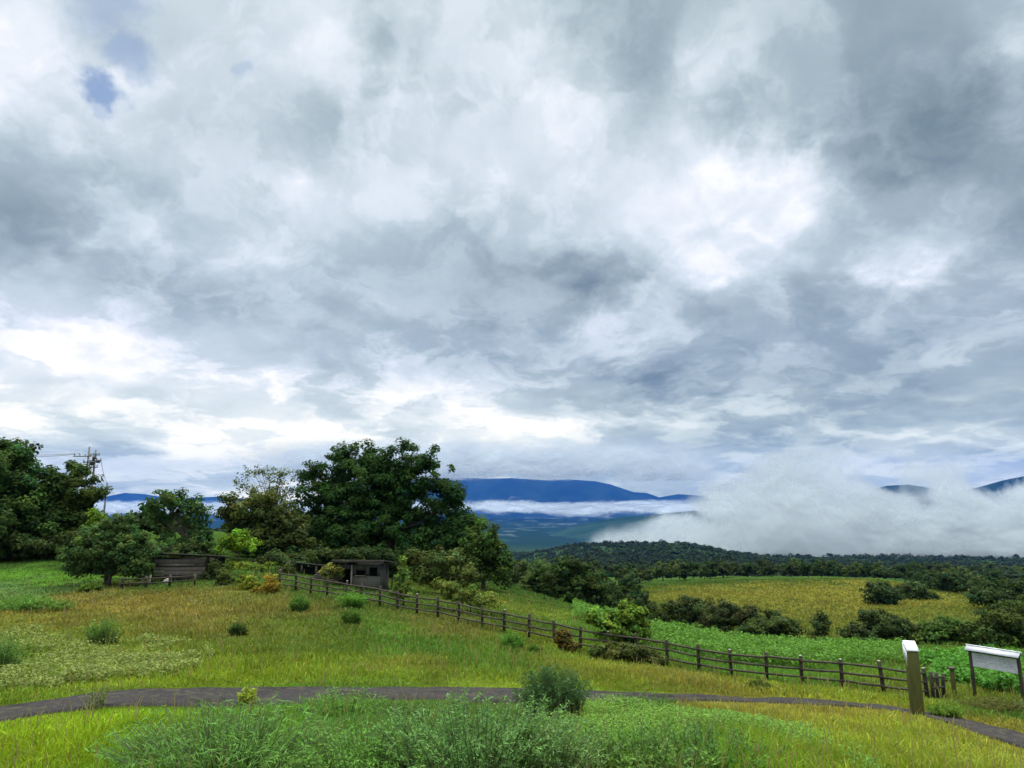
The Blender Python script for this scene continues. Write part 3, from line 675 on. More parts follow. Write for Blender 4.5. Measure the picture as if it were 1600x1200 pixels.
# bushes on the lower slope
for lab, bp_, Y_, els, col_ in [
 ('wide dark bush mass, left end of the thicket below the golden slope', (1075,982), 92, [(1050,950,34,14),(1085,948,34,16),(1030,965,20,12),(1090,965,40,14)], (.024, .038, .015)),
 ('dark bush in the middle of the thicket below the golden slope', (1145,990), 84, [(1140,955,40,18),(1120,970,36,16),(1165,968,34,18)], (.028, .040, .018)),
 ('bush ending the thicket below the golden slope on its right', (1215,1000), 78, [(1205,975,36,18),(1228,982,20,14),(1185,982,26,14)], (.026, .044, .016)),
 ('broad dark bush standing behind the pillar, beyond the fence', (1385,1012), 68, [(1375,972,34,18),(1400,982,34,20),(1345,990,28,14),(1425,995,22,14)], (.020, .036, .015)),
 ('green bush between the broad dark bush and the notice board', (1480,1018), 66, [(1480,985,34,18),(1455,1000,20,12),(1505,995,26,18)], (.028, .058, .016)),
 ('tall dark bush behind the notice board at the right edge', (1565,1022), 62, [(1565,970,34,24),(1540,990,30,22),(1590,985,34,28),(1620,960,30,30)], (.024, .042, .014))]:
    tree_px('wild_bush', lab, 'bush', *bp_, Y_, els, col_, 150, .62, 52, .24, group='bushes on the lower slope', trunk_r=.1, var=.3, flat=.65)
tree_px('young_tree', 'small lone tree on the golden slope between two dark bushes', 'tree', 1280, 1005, 82,
        [(1283,962,8,8),(1281,975,14,10),(1278,990,18,10)], (.032, .048, .020), 55, .5, 40, .22, trunk_r=.09)
for lab, bp_, Y_, els in [
 ('round dark bush on the right shoulder of the golden hill', (1375,948), 150, [(1370,925,22,16),(1390,930,18,14)]),
 ('dark bush beside the round one on the hill shoulder', (1430,945), 160, [(1425,925,26,14),(1445,932,18,10)]),
 ('large dark tree clump above the right hill slope', (1480,930), 190, [(1470,908,34,14),(1500,915,26,12)]),
 ('dark bush low on the right slope near the edge', (1545,950), 140, [(1540,932,24,14),(1560,938,16,10)]),
 ('bush at the far right end of the hill slope', (1598,950), 135, [(1600,925,18,22),(1585,940,18,12)])]:
    tree_px('hill_bush', lab, 'bush', *bp_, Y_, els, (.020, .038, .015), 110, 1.1, 44, .45, group='bushes on the hill shoulder', trunk_r=.15, flat=.7)

for lab, bp_, Y_, els in [
 ('low dark undergrowth below the left trees, nearest the border', (20,874), 60, [(0,850,50,20),(40,855,36,16)]),
 ('low dark undergrowth below the left trees, beside the young tree', (95,876), 60, [(85,852,36,18),(115,848,26,22)]),
 ('dark undergrowth behind the plank shed', (270,890), 57, [(250,868,34,14),(300,866,36,16)]),
 ('dark undergrowth under the olive tree', (430,900), 56, [(420,878,30,14),(455,880,30,12)]),
 ('dark undergrowth beneath the big tree, behind the shelter', (520,905), 58, [(500,872,40,14),(545,868,34,12)])]:
    tree_px('undergrowth_bush', lab, 'bush', *bp_, Y_, els, (.022, .038, .014), 90, .5, 60, .2, group='undergrowth bushes', trunk_r=.06)

# copies of a few tree kinds for the tree line
def variant(seed_col, h):
    E = [(0, 0, h*.62, h*.36, h*.36, h*.3), (h*.2, 0, h*.42, h*.28, h*.3, h*.25), (-h*.22, h*.05, h*.45, h*.27, h*.3, h*.24)]
    V, Fq, C, cl = crown_arrays(E, 42, h*.13, 26, h*.085, seed_col, .25)
    tm = trunk_mesh(h*.03, h*.7, 8, cl, k=5)
    return V, Fq, C, tm
VAR = []
for c_ in ((.016, .032, .012), (.022, .042, .013), (.018, .030, .013), (.026, .044, .016)):
    V, Fq, C, tm = variant(c_, 8.)
    r0 = empty('tree_line_tree', (0, 0, 0), 'x', 'tree'); a_ = tm.build('trunk', BARK, r0, smooth=True); b_ = mesh('crown', V, Fq, LEAF, C, r0)
    VAR.append([r0, a_, b_, False])
def place_variant(k, x, y, z, s, rz, label, group):
    v = VAR[k]
    if not v[3]: r0 = v[0]; v[3] = True
    else:
        r0 = v[0].copy(); COL.objects.link(r0)
        for ch in v[1:3]:
            c = ch.copy(); COL.objects.link(c); c.parent = r0
    r0.location = (x, y, z); r0.scale = s; r0.rotation_euler = (0, 0, rz); r0['label'] = label; r0['group'] = group
    return r0
# rows seen above the golden hill and on both sides
rnd = random.Random(3)
def row(x0, x1, n, Ya, Yb, smin, smax, label, group):
    for i in range(n):
        px = x0+(x1-x0)*(i+rnd.uniform(.1, .9))/n; Y = rnd.uniform(Ya, Yb); x = (px-800)/F*Y*1.02
        s = rnd.uniform(smin, smax)
        place_variant(rnd.randrange(4), x, Y, gz(x, Y)-.3, (s*rnd.uniform(.9, 1.3), s*rnd.uniform(.9, 1.3), s), rnd.uniform(0, 6.28), label, group)
row(960, 1640, 52, 225, 290, .6, 1.05, 'dark tree in the tree line along the far edge of the golden hill', 'trees along the golden hill')
row(790, 1640, 70, 300, 420, .8, 1.4, 'dark tree in the second row of the wood beyond the golden hill', 'trees of the wood beyond the hill')
row(800, 1000, 16, 105, 190, .55, .95, 'dark tree in the hollow around the layered pine', 'trees in the hollow')
row(1440, 1640, 12, 165, 215, .5, .85, 'dark tree on the right shoulder of the hill', 'trees on the hill shoulder')
row(-120, 330, 14, 90, 120, .5, .8, 'dark tree low behind the left trees', 'trees behind the left meadow')
row(380, 760, 14, 84, 110, .5, .85, 'dark tree behind the big spreading tree', 'trees behind the big tree')

# far woods: one mass of crowns
nW = 22000
a_ = rng.uniform(-.72, .74, nW); lr_ = rng.uniform(math.log(380), math.log(2500), nW); r_ = np.exp(lr_)
wx_, wy_ = r_*np.sin(a_), r_*np.cos(a_); wz_ = ground(wx_, wy_)
nl = 22; j = np.repeat(np.arange(nW), nl)
rad = np.clip(2.6+r_*.0011, 2.6, 5.)*rng.uniform(.6, 1.4, nW)
v = rng.normal(size=(len(j), 3)); v /= np.linalg.norm(v, axis=1)[:, None]; v[:, 2] = np.abs(v[:, 2])
P = np.stack([wx_, wy_, wz_+rad*.3], 1)[j]+v*rad[j][:, None]*np.array([1, 1, 1.1])*rng.uniform(.8, 1.05, len(j))[:, None]
V, Fq = leaf_quads(P, v+rng.normal(size=v.shape)*.3+np.array([0, 0, .3]), rad[j]*.75, .8)
tone = (rng.uniform(.65, 1.4, nW)*(.6+.8*fbm(wx_*.006, wy_*.006, 3, 5)))[j]
C = np.repeat(np.array((.013, .026, .010))[None]*tone[:, None], 4, axis=0)
tag(mesh('forest', V, Fq, LEAF, C), 'dark continuous woods covering the far slopes and ridge', 'forest', kind='stuff')

# ------------------------------------------------------------------ grass
def blades(n, amin, amax, rmin, rmax, hfun, wmul, seed, keep=None, lean=.45):
    g = np.random.default_rng(seed)
    a = g.uniform(amin, amax, n); r = np.exp(g.uniform(math.log(rmin), math.log(rmax), n))
    x, y = r*np.sin(a), r*np.cos(a)
    pd = path_dist(x, y); k = pd > 1.08+(vnoise(x*2.6, y*2.6, 41)-.5)*.75
    if keep is not None: k &= keep(x, y, r, g)
    x, y, r, pd = x[k], y[k], r[k], pd[k]; n = len(x); z = ground(x, y)
    h = hfun(x, y, r, g)*np.clip(.15+(pd-1.1)*.32, .15, 1)
    w = np.maximum(.009, r*.00078)*wmul*g.uniform(.6, 1.4, n)
    th = g.uniform(0, 6.283, n); fx, fy = np.cos(th), np.sin(th)
    lx = g.normal(0, lean, n)*h; ly = g.normal(0, lean, n)*h
    B = np.stack([x, y, z-.02], 1); S = np.stack([fx*w, fy*w, np.zeros(n)], 1)
    Mi = B+np.stack([lx*.35, ly*.35, h*.6], 1); T = B+np.stack([lx, ly, h*np.clip(1-.25*(lx**2+ly**2)/h**2, .6, 1)], 1)
    V = np.stack([B-S, B+S, Mi+S*.8, Mi-S*.8, T], 1).reshape(-1, 3); i5 = np.arange(n)*5
    Q = np.stack([i5, i5+1, i5+2, i5+3], 1); Tt = np.stack([i5+3, i5+2, i5+4], 1)
    vr = np.clip((75-r)/45, .3, 1); c = meadow_col(x, y)*(1+(g.uniform(.72, 1.45, n)-1)*vr)[:, None]
    hu = g.normal(0, .12, n); c[:, 0] *= 1+hu; c[:, 2] *= 1-hu
    return V, Q, Tt, np.repeat(c, 5, axis=0), (x, y, z, h)
def hmead(x, y, r, g):
    base = (.12+.30*fbm(x*.45, y*.45, 3, 13)**1.6)*np.clip(1.6-r/60, .55, 1)
    near = np.clip((17-r)/6, 0, 1)
    tall = fbm(x*.5+9, y*.5, 3, 88); base = base*(1-.25*near)+near*np.clip((tall-.42)*3, 0, 1)*.24
    return base*g.uniform(.5, 1.25, len(x))
Vs, Qs, Ts, Cs, off = [], [], [], [], 0
def addb(t):
    global off
    Vs.append(t[0]); Qs.append(t[1]+off); Ts.append(t[2]+off); Cs.append(t[3]); off += len(t[0])
addb(blades(330000, -.72, .74, 6.0, 75., hmead, 1.0, 11))
addb(blades(60000, -.05, .74, 75., 235., lambda x, y, r, g: g.uniform(.2, .55, len(x)), 1.3, 12))
g_ = blades(4200, -.72, .74, 6.5, 60., lambda x, y, r, g: g.uniform(.35, .7, len(x))*(.6+.6*fbm(x*.3, y*.3, 2, 44)), .75, 14, lean=.2)
g_ = (g_[0], g_[1], g_[2], np.tile(np.array((.20, .165, .075)), (len(g_[0]), 1))); addb(g_)
tag(mesh('grass', np.concatenate(Vs), [np.concatenate(Qs), np.concatenate(Ts)], GRASS, np.concatenate(Cs)), 'uncut meadow grass in green, yellow and rusty patches', 'grass', kind='stuff')

# broad leaved ground cover: vivid band behind the fence, and weeds on the meadow
def cover(name, label, n, region, size, hgt, col, seed, cat='ground cover', edge=False):
    g = np.random.default_rng(seed); x, y = region(g, n)
    z = ground(x, y); h = hgt*g.uniform(.2, 1.0, len(x))*(.4+1.1*fbm(x*.8, y*.8, 3, seed))
    if edge:
        k = g.random(len(x)) < np.clip((fbm(x*.55, y*.55, 3, seed+3)-.36)*5, 0, 1); x, y, z, h = x[k], y[k], z[k], h[k]
    P = np.stack([x, y, z+h], 1); Nn = np.stack([g.normal(0, .5, len(x)), g.normal(0, .5, len(x)), np.ones(len(x))*.9], 1)
    V, Fq = leaf_quads(P, Nn, size*g.uniform(.5, 1.4, len(x)), .45)
    base = col if callable(col) else (lambda x, y: np.array(col)[None]*np.ones((len(x), 1)))
    c = base(x, y)*g.uniform(.6, 1.5, len(x))[:, None]
    return tag(mesh(name, V, Fq, LEAF, np.repeat(c, 4, axis=0)), label, cat, kind='stuff')
def poly_region(pts):
    W = [hit(px, py)[:2] for px, py in pts]; A = [(math.atan2(*w), math.log(math.hypot(*w))) for w in W]
    a0, a1 = min(p[0] for p in A), max(p[0] for p in A); l0, l1 = min(p[1] for p in A), max(p[1] for p in A)
    def f(g, n):
        a = g.uniform(a0, a1, n); l = g.uniform(l0, l1, n); ins = np.zeros(n, bool); m_ = len(A)
        aa = a+(fbm(a*30, l*30, 3, 4)-.5)*.10; ll = l+(fbm(a*30, l*12, 3, 6)-.5)*.16
        for i in range(m_):
            (x1, y1), (x2, y2) = A[i], A[(i+1) % m_]
            if y1 == y2: continue
            c = ((y1 > ll) != (y2 > ll)) & (aa < (x2-x1)*(ll-y1)/(y2-y1)+x1); ins ^= c
        r = np.exp(l[ins]); return r*np.sin(a[ins]), r*np.cos(a[ins])
    return f
cover('fern_bed', 'vivid green band of broad leaves behind the fence', 100000, poly_region([(905,948),(930,960),(1010,985),(1080,992),(1150,1004),(1250,1012),(1400,1014),(1420,1030),(1400,1040),(1250,1046),(1150,1040),(1050,1020),(1000,1003),(920,975),(895,960)]), .20, .75, (.066, .150, .022), 5)
cover('tall_reeds', 'rank green growth under and behind the notice board', 22000, poly_region([(1440,1035),(1600,1030),(1640,1090),(1560,1088),(1500,1072),(1440,1062)]), .26, .7, (.055, .16, .022), 6)
cover('meadow_weeds', 'pale leafy weeds mixed into the left meadow', 34000, poly_region([(0,985),(60,1000),(130,1010),(250,1000),(330,1020),(330,1045),(250,1062),(120,1072),(0,1080),(-60,1040)]), .11, .34, (.13, .165, .046), 7, edge=True)
cover('roadside_weeds', 'green leafy weeds growing in the right foreground', 120000, poly_region([(880,1125),(1000,1112),(1060,1122),(1180,1145),(1300,1190),(1400,1240),(840,1240)]), .05, .34, (.10, .19, .035), 8, edge=True)

# ------------------------------------------------------------------ near plants
def spray(name, label, px, py, Y, wid, hgt, nst, col, leaf, nl, cat='plant', group=None, droop=.25, blade=False, dep=.7):
    """clump of upright leafy stems."""
    q = at(px, py, Y); base = np.array([q[0], Y, gz(q[0], Y)]); root = empty(name, base, label, cat, group)
    mb = MB(); Ps = []; Ns = []
    for i in range(nst):
        a = rng.uniform(0, 6.283); rr = math.sqrt(rng.random())
        bx, by = math.cos(a)*rr*wid*.38, math.sin(a)*rr*wid*.38*dep; bz = gz(base[0]+bx, base[1]+by)-base[2]
        h = hgt*rng.uniform(.6, 1.1)*(1-.35*rr*rr); ox, oy = math.cos(a)*rr*wid*.22+rng.normal()*.08*hgt, math.sin(a)*rr*wid*.2+rng.normal()*.08*hgt
        t = np.linspace(0, 1, 5); pts = np.stack([bx+ox*t**1.5, by+oy*t**1.5, bz-.03+h*(t-droop*.25*t**3)], 1)
        mb.tube(pts, np.linspace(.010, .003, 5), 3, cap=False)
        k = rng.random(nl)**.75; ip = np.stack([np.interp(k, t, pts[:, c]) for c in range(3)], 1)
        v = rng.normal(size=(nl, 3)); v[:, 2] = np.abs(v[:, 2])*.4; v /= np.linalg.norm(v, axis=1)[:, None]
        Ps.append(ip+v*leaf*rng.uniform(.3, .9, nl)[:, None]); Ns.append(np.cross(v, rng.normal(size=(nl, 3)))+np.array([0, 0, .7]))
    P = np.concatenate(Ps); V, Fq = leaf_quads(P, np.concatenate(Ns), leaf*rng.uniform(.6, 1.4, len(P)), .25 if not blade else .10)
    tone = rng.uniform(.65, 1.4, len(P))[:, None]
    mb.build('stems', STEM, root); mesh('foliage', V, Fq, LEAF, np.repeat(np.array(col)[None]*tone, 4, axis=0), root)
    return root
STEM = flatmat('green_stem', (.07, .10, .035), .7)
NB = 'tall weeds in the foreground'
spray('mugwort_clump', 'blue green feathery weed clump, the largest at the bottom middle', 745, 1200, 8.5, 2.3, 1.05, 300, (.098, .20, .058), .06, 60, group=NB)
spray('mugwort_clump', 'feathery weed clump left of the largest one at the bottom', 570, 1220, 8.2, 1.7, .75, 150, (.10, .215, .040), .06, 52, group=NB)
spray('mugwort_clump', 'soft grey green weeds leaning right of the largest clump', 850, 1215, 8.2, 1.2, .85, 100, (.12, .20, .065), .06, 50, group=NB)
spray('tall_grass_clump', 'bright green grass clump standing at the near edge of the path', 535, 1140, 12.9, 1.4, .62, 170, (.10, .22, .034), .11, 22, cat='grass', blade=True)
spray('tall_grass_clump', 'tall green reed grass with long blades at the bottom left', 350, 1205, 8.6, 2.4, .85, 330, (.095, .20, .045), .13, 22, cat='grass', blade=True)
spray('tall_grass_clump', 'green grass clump right of the path bend on the left', 620, 1140, 13.0, 1.1, .42, 80, (.07, .14, .03), .15, 13, cat='grass', blade=True)
spray('round_weed_bush', 'dark green upright bushy weed standing over the path in the middle', 866, 1146, 13.2, 1.15, 1.12, 230, (.050, .105, .036), .065, 60, cat='bush')
spray('weed_bush', 'fresh green leafy weed at the right foreground edge of the path', 1010, 1120, 15.0, 1.2, .6, 70, (.065, .14, .026), .07, 36, group=NB)
spray('weed_bush', 'green weed patch low at the bottom right of the middle', 1090, 1200, 9.6, 1.8, .6, 100, (.062, .14, .032), .07, 36, group=NB)
spray('weed_bush', 'light weeds at the bottom beside the yellow grass', 1000, 1215, 9.0, 1.6, .65, 100, (.075, .15, .035), .07, 36, group=NB)
spray('flowering_weed', 'single pale weed with a white head beside the left path', 146, 1120, 13.6, .5, .55, 20, (.13, .15, .05), .06, 22)
# tussocks and shrubs scattered on the meadow
LIFT = np.array((1.75, 1.8, .85))
for nm, lab, px, py, w_, h_, col_ in [
 ('grass_tussock', 'green tussock below the shed, left of the light green shrub', 467, 955, 1.1, .9, (.040, .085, .028)),
 ('leafy_shrub', 'light green shrub topping a dark tussock below the shed', 550, 950, 1.5, 1.0, (.050, .115, .032)),
 ('grass_tussock', 'dark tussock directly under the light green shrub', 549, 976, .9, .8, (.034, .070, .020)),
 ('grass_tussock', 'lone bright green tussock in the middle of the meadow near the fence', 800, 1018, 1.1, 1.0, (.045, .105, .028)),
 ('grass_tussock', 'small dark shrub in the left half of the meadow', 371, 994, .75, .55, (.020, .036, .014)),
 ('grass_tussock', 'green tussock in the left meadow above the pale weeds', 160, 1008, 1.2, 1.1, (.050, .095, .034)),
 ('grass_tussock', 'low dark tussock right of the lone bright green one', 835, 1022, .6, .4, (.030, .055, .018)),
 ('grass_tussock', 'small dark tussock at the path edge below the fence', 1185, 1082, .8, .45, (.028, .040, .014)),
 ('grass_tussock', 'rank green tussock cut off by the left border', 2, 1055, 1.0, 1.2, (.045, .095, .035)),
 ('leafy_shrub', 'soft blue green growth at the left edge below the trees', 30, 955, 3.2, .9, (.055, .115, .042)),
 ('leafy_shrub', 'second patch of blue green growth toward the path of rusty grass', 75, 955, 2.2, .6, (.060, .105, .040)),
 ('grass_tussock', 'low weeds growing at the foot of the pillar', 1478, 1122, .9, .45, (.055, .095, .025)),
 ('leafy_shrub', 'low brownish plants at the foot of the notice board', 1565, 1112, 2.2, .45, (.050, .050, .026)),
 ('grass_tussock', 'pale tuft of grass interrupting the path edge', 386, 1104, .28, .40, (.13, .16, .035)),
 ('grass_tussock', 'green tuft at the near end of the low rail', 140, 925, 1.3, .6, (.05, .085, .025))]:
    h = hit(px, py); spray(nm, lab, px, py, h[1], w_, h_, int(45+55*w_), LIFT*col_, max(.09, h[1]*.0034), 26, cat='shrub' if 'shrub' in nm else 'grass')

# ------------------------------------------------------------------ fence
fx0, fx1 = at(437, 918, 45.6), at(1450, 1094, 27.0)
NPOST = 26
fe = empty('log_fence', (fx0[0], fx0[1], gz(fx0[0], fx0[1])), 'dark three rail wooden fence running down across the meadow', 'fence')
fb = np.array(fe.location)
tops = []
fd = (fx1-fx0)[:2]; fang = math.atan2(fd[1], fd[0])
for i in range(NPOST):
    t = i/(NPOST-1); x, y = fx0[0]+(fx1[0]-fx0[0])*t, fx0[1]+(fx1[1]-fx0[1])*t
    x += rng.normal()*.03; y += rng.normal()*.05; z = gz(x, y); hh = 1.12+rng.normal()*.03
    tops.append((x, y, z))
    mb = MB(); ln = rng.normal(0, .045, 2)
    mb.tube([(0, 0, -.25), (ln[0]*.5, ln[1]*.5, .5), (ln[0], ln[1], hh-.02), (ln[0], ln[1], hh)], [.078, .075, .072, .055], 10)
    po = mb.build('post', FENCEW, fe, smooth=False, loc=np.array([x, y, z])-fb)
    if i % 4 == 0 or i > 21:
        cb = MB(); cb.tube([(ln[0], ln[1], hh+.001), (ln[0], ln[1], hh+.02)], [.062, .05], 10); cb.build('post_cap', flatmat('pale_post_top', (.30, .30, .27), .8) if 'pale_post_top' not in bpy.data.materials else bpy.data.materials['pale_post_top'], po)
for i in range(NPOST-1):
    A_, B_ = np.array(tops[i]), np.array(tops[i+1])
    for hz_ in (.95, .62, .30):
        a = A_+(0, 0, hz_+rng.normal()*.024); b = B_+(0, 0, hz_+rng.normal()*.012); mid = (a+b)/2+np.array([0, 0, -.008+rng.normal()*.008])
        # rails sit on the near side of the posts
        off_ = np.array([math.sin(fang), -math.cos(fang), 0])*.085
        mb = MB(); mb.tube([a+off_-fb, mid+off_-fb, b+off_-fb], [.043, .047, .043], 7); mb.build('rail', FENCEW, fe)
# short return at the lower end
fr = empty('fence_return', (tops[-1][0]+.35, tops[-1][1]-.15, tops[-1][2]), 'short crossed end section closing the fence beside the pillar', 'fence')
rb = np.array(fr.location); prev = None; pts_ = [(1458, 1094, 26.8), (1466, 1094, 27.1), (1475, 1092, 27.5)]
for i, p in enumerate(pts_):
    q = at(*p); z = gz(q[0], q[1]); hh = (1.0, .95, .88)[i]
    mb = MB(); mb.tube([(0, 0, -.2), (.03, 0, .5), (.02+.02*i, 0, hh)], [.07, .07, .065], 9); mb.build('post', FENCEW, fr, loc=np.array([q[0], q[1], z])-rb)
    if prev is not None:
        for h0 in (.82, .45):
            mb = MB(); mb.tube([prev+(0, -.07, h0)-rb, np.array([q[0], q[1]-.07, z+h0-.05])-rb], [.04, .04], 6); mb.build('rail', FENCEW, fr)
    prev = np.array([q[0], q[1], z])

# ------------------------------------------------------------------ pillar, notice board, small post
q = at(1434, 1118, 19.9); base = np.array([q[0], q[1], gz(q[0], q[1])])
pil = empty('marker_pillar', base, 'thick mossy wooden pillar with a slanted white metal cap beside the path', 'pillar', rz=R(-14))
W_ = .29; tf = 1.76; tb = 1.93
V = [(-W_/2, -W_/2, -.3), (W_/2, -W_/2, -.3), (W_/2, W_/2, -.3), (-W_/2, W_/2, -.3), (-W_/2, -W_/2, tf), (W_/2, -W_/2, tf), (W_/2, W_/2, tb), (-W_/2, W_/2, tb)]
mb = MB(); mb.add(V, [(0, 3, 2, 1), (4, 5, 6, 7), (0, 1, 5, 4), (1, 2, 6, 5), (2, 3, 7, 6), (3, 0, 4, 7)]); mb.build('shaft', PILLARW, pil, bevel=.02)
mb = MB(); e = .014
v1 = np.array([(-W_/2-e, -W_/2-e, tf+.01), (W_/2+e, -W_/2-e, tf+.01), (W_/2+e, W_/2+e, tb+.05), (-W_/2-e, W_/2+e, tb+.05)])
mb.add(np.concatenate([v1, v1+(0, 0, .025)]), [(0, 3, 2, 1), (4, 5, 6, 7), (0, 1, 5, 4), (1, 2, 6, 5), (2, 3, 7, 6), (3, 0, 4, 7)])
mb.build('cap', WHITE, pil)
mb = MB()   # folded side sheet, narrowing downwards
s0 = np.array([(-W_/2-.022, -W_/2+.02, tf-.02), (-W_/2-.022, W_/2+.02, tb+.02), (-W_/2-.022, W_/2+.02, tf-.15), (-W_/2-.022, -W_/2+.05, tf-.45)])
mb.add(np.concatenate([s0, s0+(.018, 0, 0)]), [(0, 1, 2, 3), (7, 6, 5, 4), (0, 4, 5, 1), (1, 5, 6, 2), (2, 6, 7, 3), (3, 7, 4, 0)])
mb.build('side_plate', WHITE, pil)

pL = at(1524, 1090, 27.3); pR = at(1600, 1098, 26.0); zL, zR = gz(pL[0], pL[1]), gz(pR[0], pR[1])
tL, tR = at(1517, 1012, 27.3), at(1590, 1020, 26.0)
nb_base = np.array([(pL[0]+pR[0])/2, (pL[1]+pR[1])/2, min(zL, zR)])
nb = empty('notice_board', nb_base, 'white notice board under a narrow metal roof on two dark posts', 'notice board')
xd = (pR-pL); xd[2] = 0; wid = np.linalg.norm(xd); xd /= wid; yd = np.array([-xd[1], xd[0], 0.]); ztop = (tL[2]+tR[2])/2
R3 = np.stack([xd, yd, (0, 0, 1)], 1)
for p_, z_ in ((pL, zL), (pR, zR)):
    mb = MB(); h_ = ztop-z_; mb.box(np.array([p_[0], p_[1], z_+h_/2-.12])-nb_base, (.10, .10, h_+.24), M3=R3); mb.build('post', PILLARW if False else FENCEW, nb, bevel=.008)
ctr = np.array([(pL[0]+pR[0])/2, (pL[1]+pR[1])/2, 0])
mb = MB(); mb.box(ctr-yd*.0-nb_base*[1, 1, 0]+np.array([0, 0, ztop-.46-nb_base[2]]), (wid-.10, .035, .50), M3=R3); panel = mb.build('panel', BOARDW, nb, bevel=.004)
mb = MB()
for side in (-1, 1):
    a_ = R(30)*side; Rr = R3@np.array([[1, 0, 0], [0, math.cos(a_), -math.sin(a_)], [0, math.sin(a_), math.cos(a_)]])
    c_ = ctr-nb_base*[1, 1, 0]+np.array([0, 0, ztop-nb_base[2]-.03])-yd*(-.15*side)*-1.0*(-1)
    mb.box(c_+(0, 0, .0), (wid+.18, .28, .02), M3=R3@np.array([[1, 0, 0], [0, math.cos(-a_), -math.sin(-a_)], [0, math.sin(-a_), math.cos(-a_)]]))
mb.build('roof', ROOFG, nb)
mb = MB(); mb.box(ctr-nb_base*[1, 1, 0]+np.array([0, 0, ztop-nb_base[2]+.065]), (wid+.24, .07, .035), M3=R3); mb.build('ridge_cap', WHITE, nb)
mb = MB(); mb.box(ctr-nb_base*[1, 1, 0]-yd*.02+np.array([0, 0, ztop-nb_base[2]-.165]), (wid-.10, .05, .05), M3=R3); mb.build('cross_beam', FENCEW, nb)
# faded lines of small writing on the panel
mb = MB(); g_ = random.Random(4)
for r_i, zz in enumerate((-.28, -.35, -.42, -.49, -.56)):
    x = -wid*.40
    while x < wid*.40:
        l = g_.uniform(.03, .10)
        if g_.random() < (.85 if (x > .05 or r_i in (1, 3)) else .55) and not (-.05 < x < .12):
            mb.box(ctr-nb_base*[1, 1, 0]+xd*(x+l/2)-yd*.0195+np.array([0, 0, ztop-nb_base[2]+zz]), (l, .004, g_.uniform(.012, .022)), M3=R3)
        x += l+g_.uniform(.02, .05)
wr = mb.build('writing', INK, panel)

q = at(1491, 1082, 28.2); z = gz(q[0], q[1]); sp_ = empty('small_post', (q[0], q[1], z), 'short brown topped wooden post between the fence end and the notice board', 'post')
mb = MB(); mb.box((0, 0, .42), (.13, .13, 1.1)); mb.build('shaft', PILLARW, sp_, bevel=.012)
mb = MB(); mb.box((0, 0, 1.0), (.20, .20, .08)); mb.build('head', BARK, sp_, bevel=.01)

# ------------------------------------------------------------------ sheds and rails on the left
def shed_base(px, py, Y): q = at(px, py, Y); return np.array([q[0], q[1], gz(q[0], q[1])])
b = shed_base(568, 918, 50.5)
hut = empty('hut', b, 'small grey boarded hut with open window under the big tree', 'hut', rz=R(-8))
# front wall from pieces round the openings (width 3.2, height 2.1)
def pieces(mb, rects, y, th):
    for x0, x1, z0, z1 in rects: mb.box(((x0+x1)/2, y, (z0+z1)/2), (x1-x0, th, z1-z0))
mb = MB()
pieces(mb, [(-.55, 1.55, -.3, .95), (-.55, -.25, .95, 1.75), (.45, .75, .95, 1.75), (1.35, 1.55, .95, 1.75), (-.25, .45, 1.35, 1.75), (.75, 1.35, 1.55, 1.75)], -.95, .08)
pieces(mb, [(-1.55, -.55, 1.4, 1.75)], -.95, .08)
for xw in (-1.51, 1.51): mb.box((xw, 0, .72), (.08, 1.82, 2.05))
mb.box((0, .95, .72), (3.1, .08, 2.05)); mb.build('wall', GREYW, hut)
mb = MB(); mb.box((0, 0, -.02), (2.9, 1.8, .06)); mb.build('floor_slab', HOLE, hut)
mb = MB(); Rt = np.array([[1, 0, 0], [0, math.cos(R(7)), -math.sin(R(7))], [0, math.sin(R(7)), math.cos(R(7))]])
mb.box((0, -.05, 1.90), (3.9, 2.7, .09), M3=Rt.T); mb.box((0, -1.42, 2.0), (3.9, .05, .16)); mb.build('roof', SHEDD, hut, bevel=.01)
mb = MB()
for x0 in (-1.55, -.55): mb.box((x0, -1.02, .72), (.10, .10, 2.05))
mb.build('door_frame', PALEW, hut)
mb = MB(); mb.box((.1, -1.0, .97), (.74, .10, .05)); mb.build('window_sill', PALEW, hut)

b = shed_base(478, 905, 54)
sh = empty('low_shelter', b, 'low dark roofed open shelter left of the grey hut', 'shelter', rz=R(-6))
mb = MB()
V = [(-1.25, -1.0, .92), (1.25, -1.0, .70), (1.3, 1.0, .45), (-1.2, 1.0, .68)]; V = np.array(V)
mb.add(np.concatenate([V, V+(0, 0, .12)]), [(0, 3, 2, 1), (4, 5, 6, 7), (0, 1, 5, 4), (1, 2, 6, 5), (2, 3, 7, 6), (3, 0, 4, 7)]); mb.build('roof', SHEDD, sh)
for x0, y0, h0 in ((-1.15, -.9, .90), (1.15, -.9, .70), (-1.1, .9, .68), (1.15, .9, .46), (0, -.9, .80)):
    mb = MB(); mb.box((x0, y0, h0/2-.1), (.12, .12, h0+.2)); mb.build('post', SHEDD, sh)
mb = MB(); mb.box((0, .85, .1), (2.2, .06, .7)); mb.build('back_wall', HOLE, sh)
b = shed_base(510, 912, 51)
lg = empty('timber_stack', b, 'grey stack of old timber between the shelter and the hut', 'timber', rz=R(-10))
for k in range(4):
    for j_ in range(2):
        mb = MB(); mb.box((rng.normal()*.05, j_*.3, .10+k*.15), (2.2-.2*k, .22, .12)); mb.build('beam', GREYW, lg)

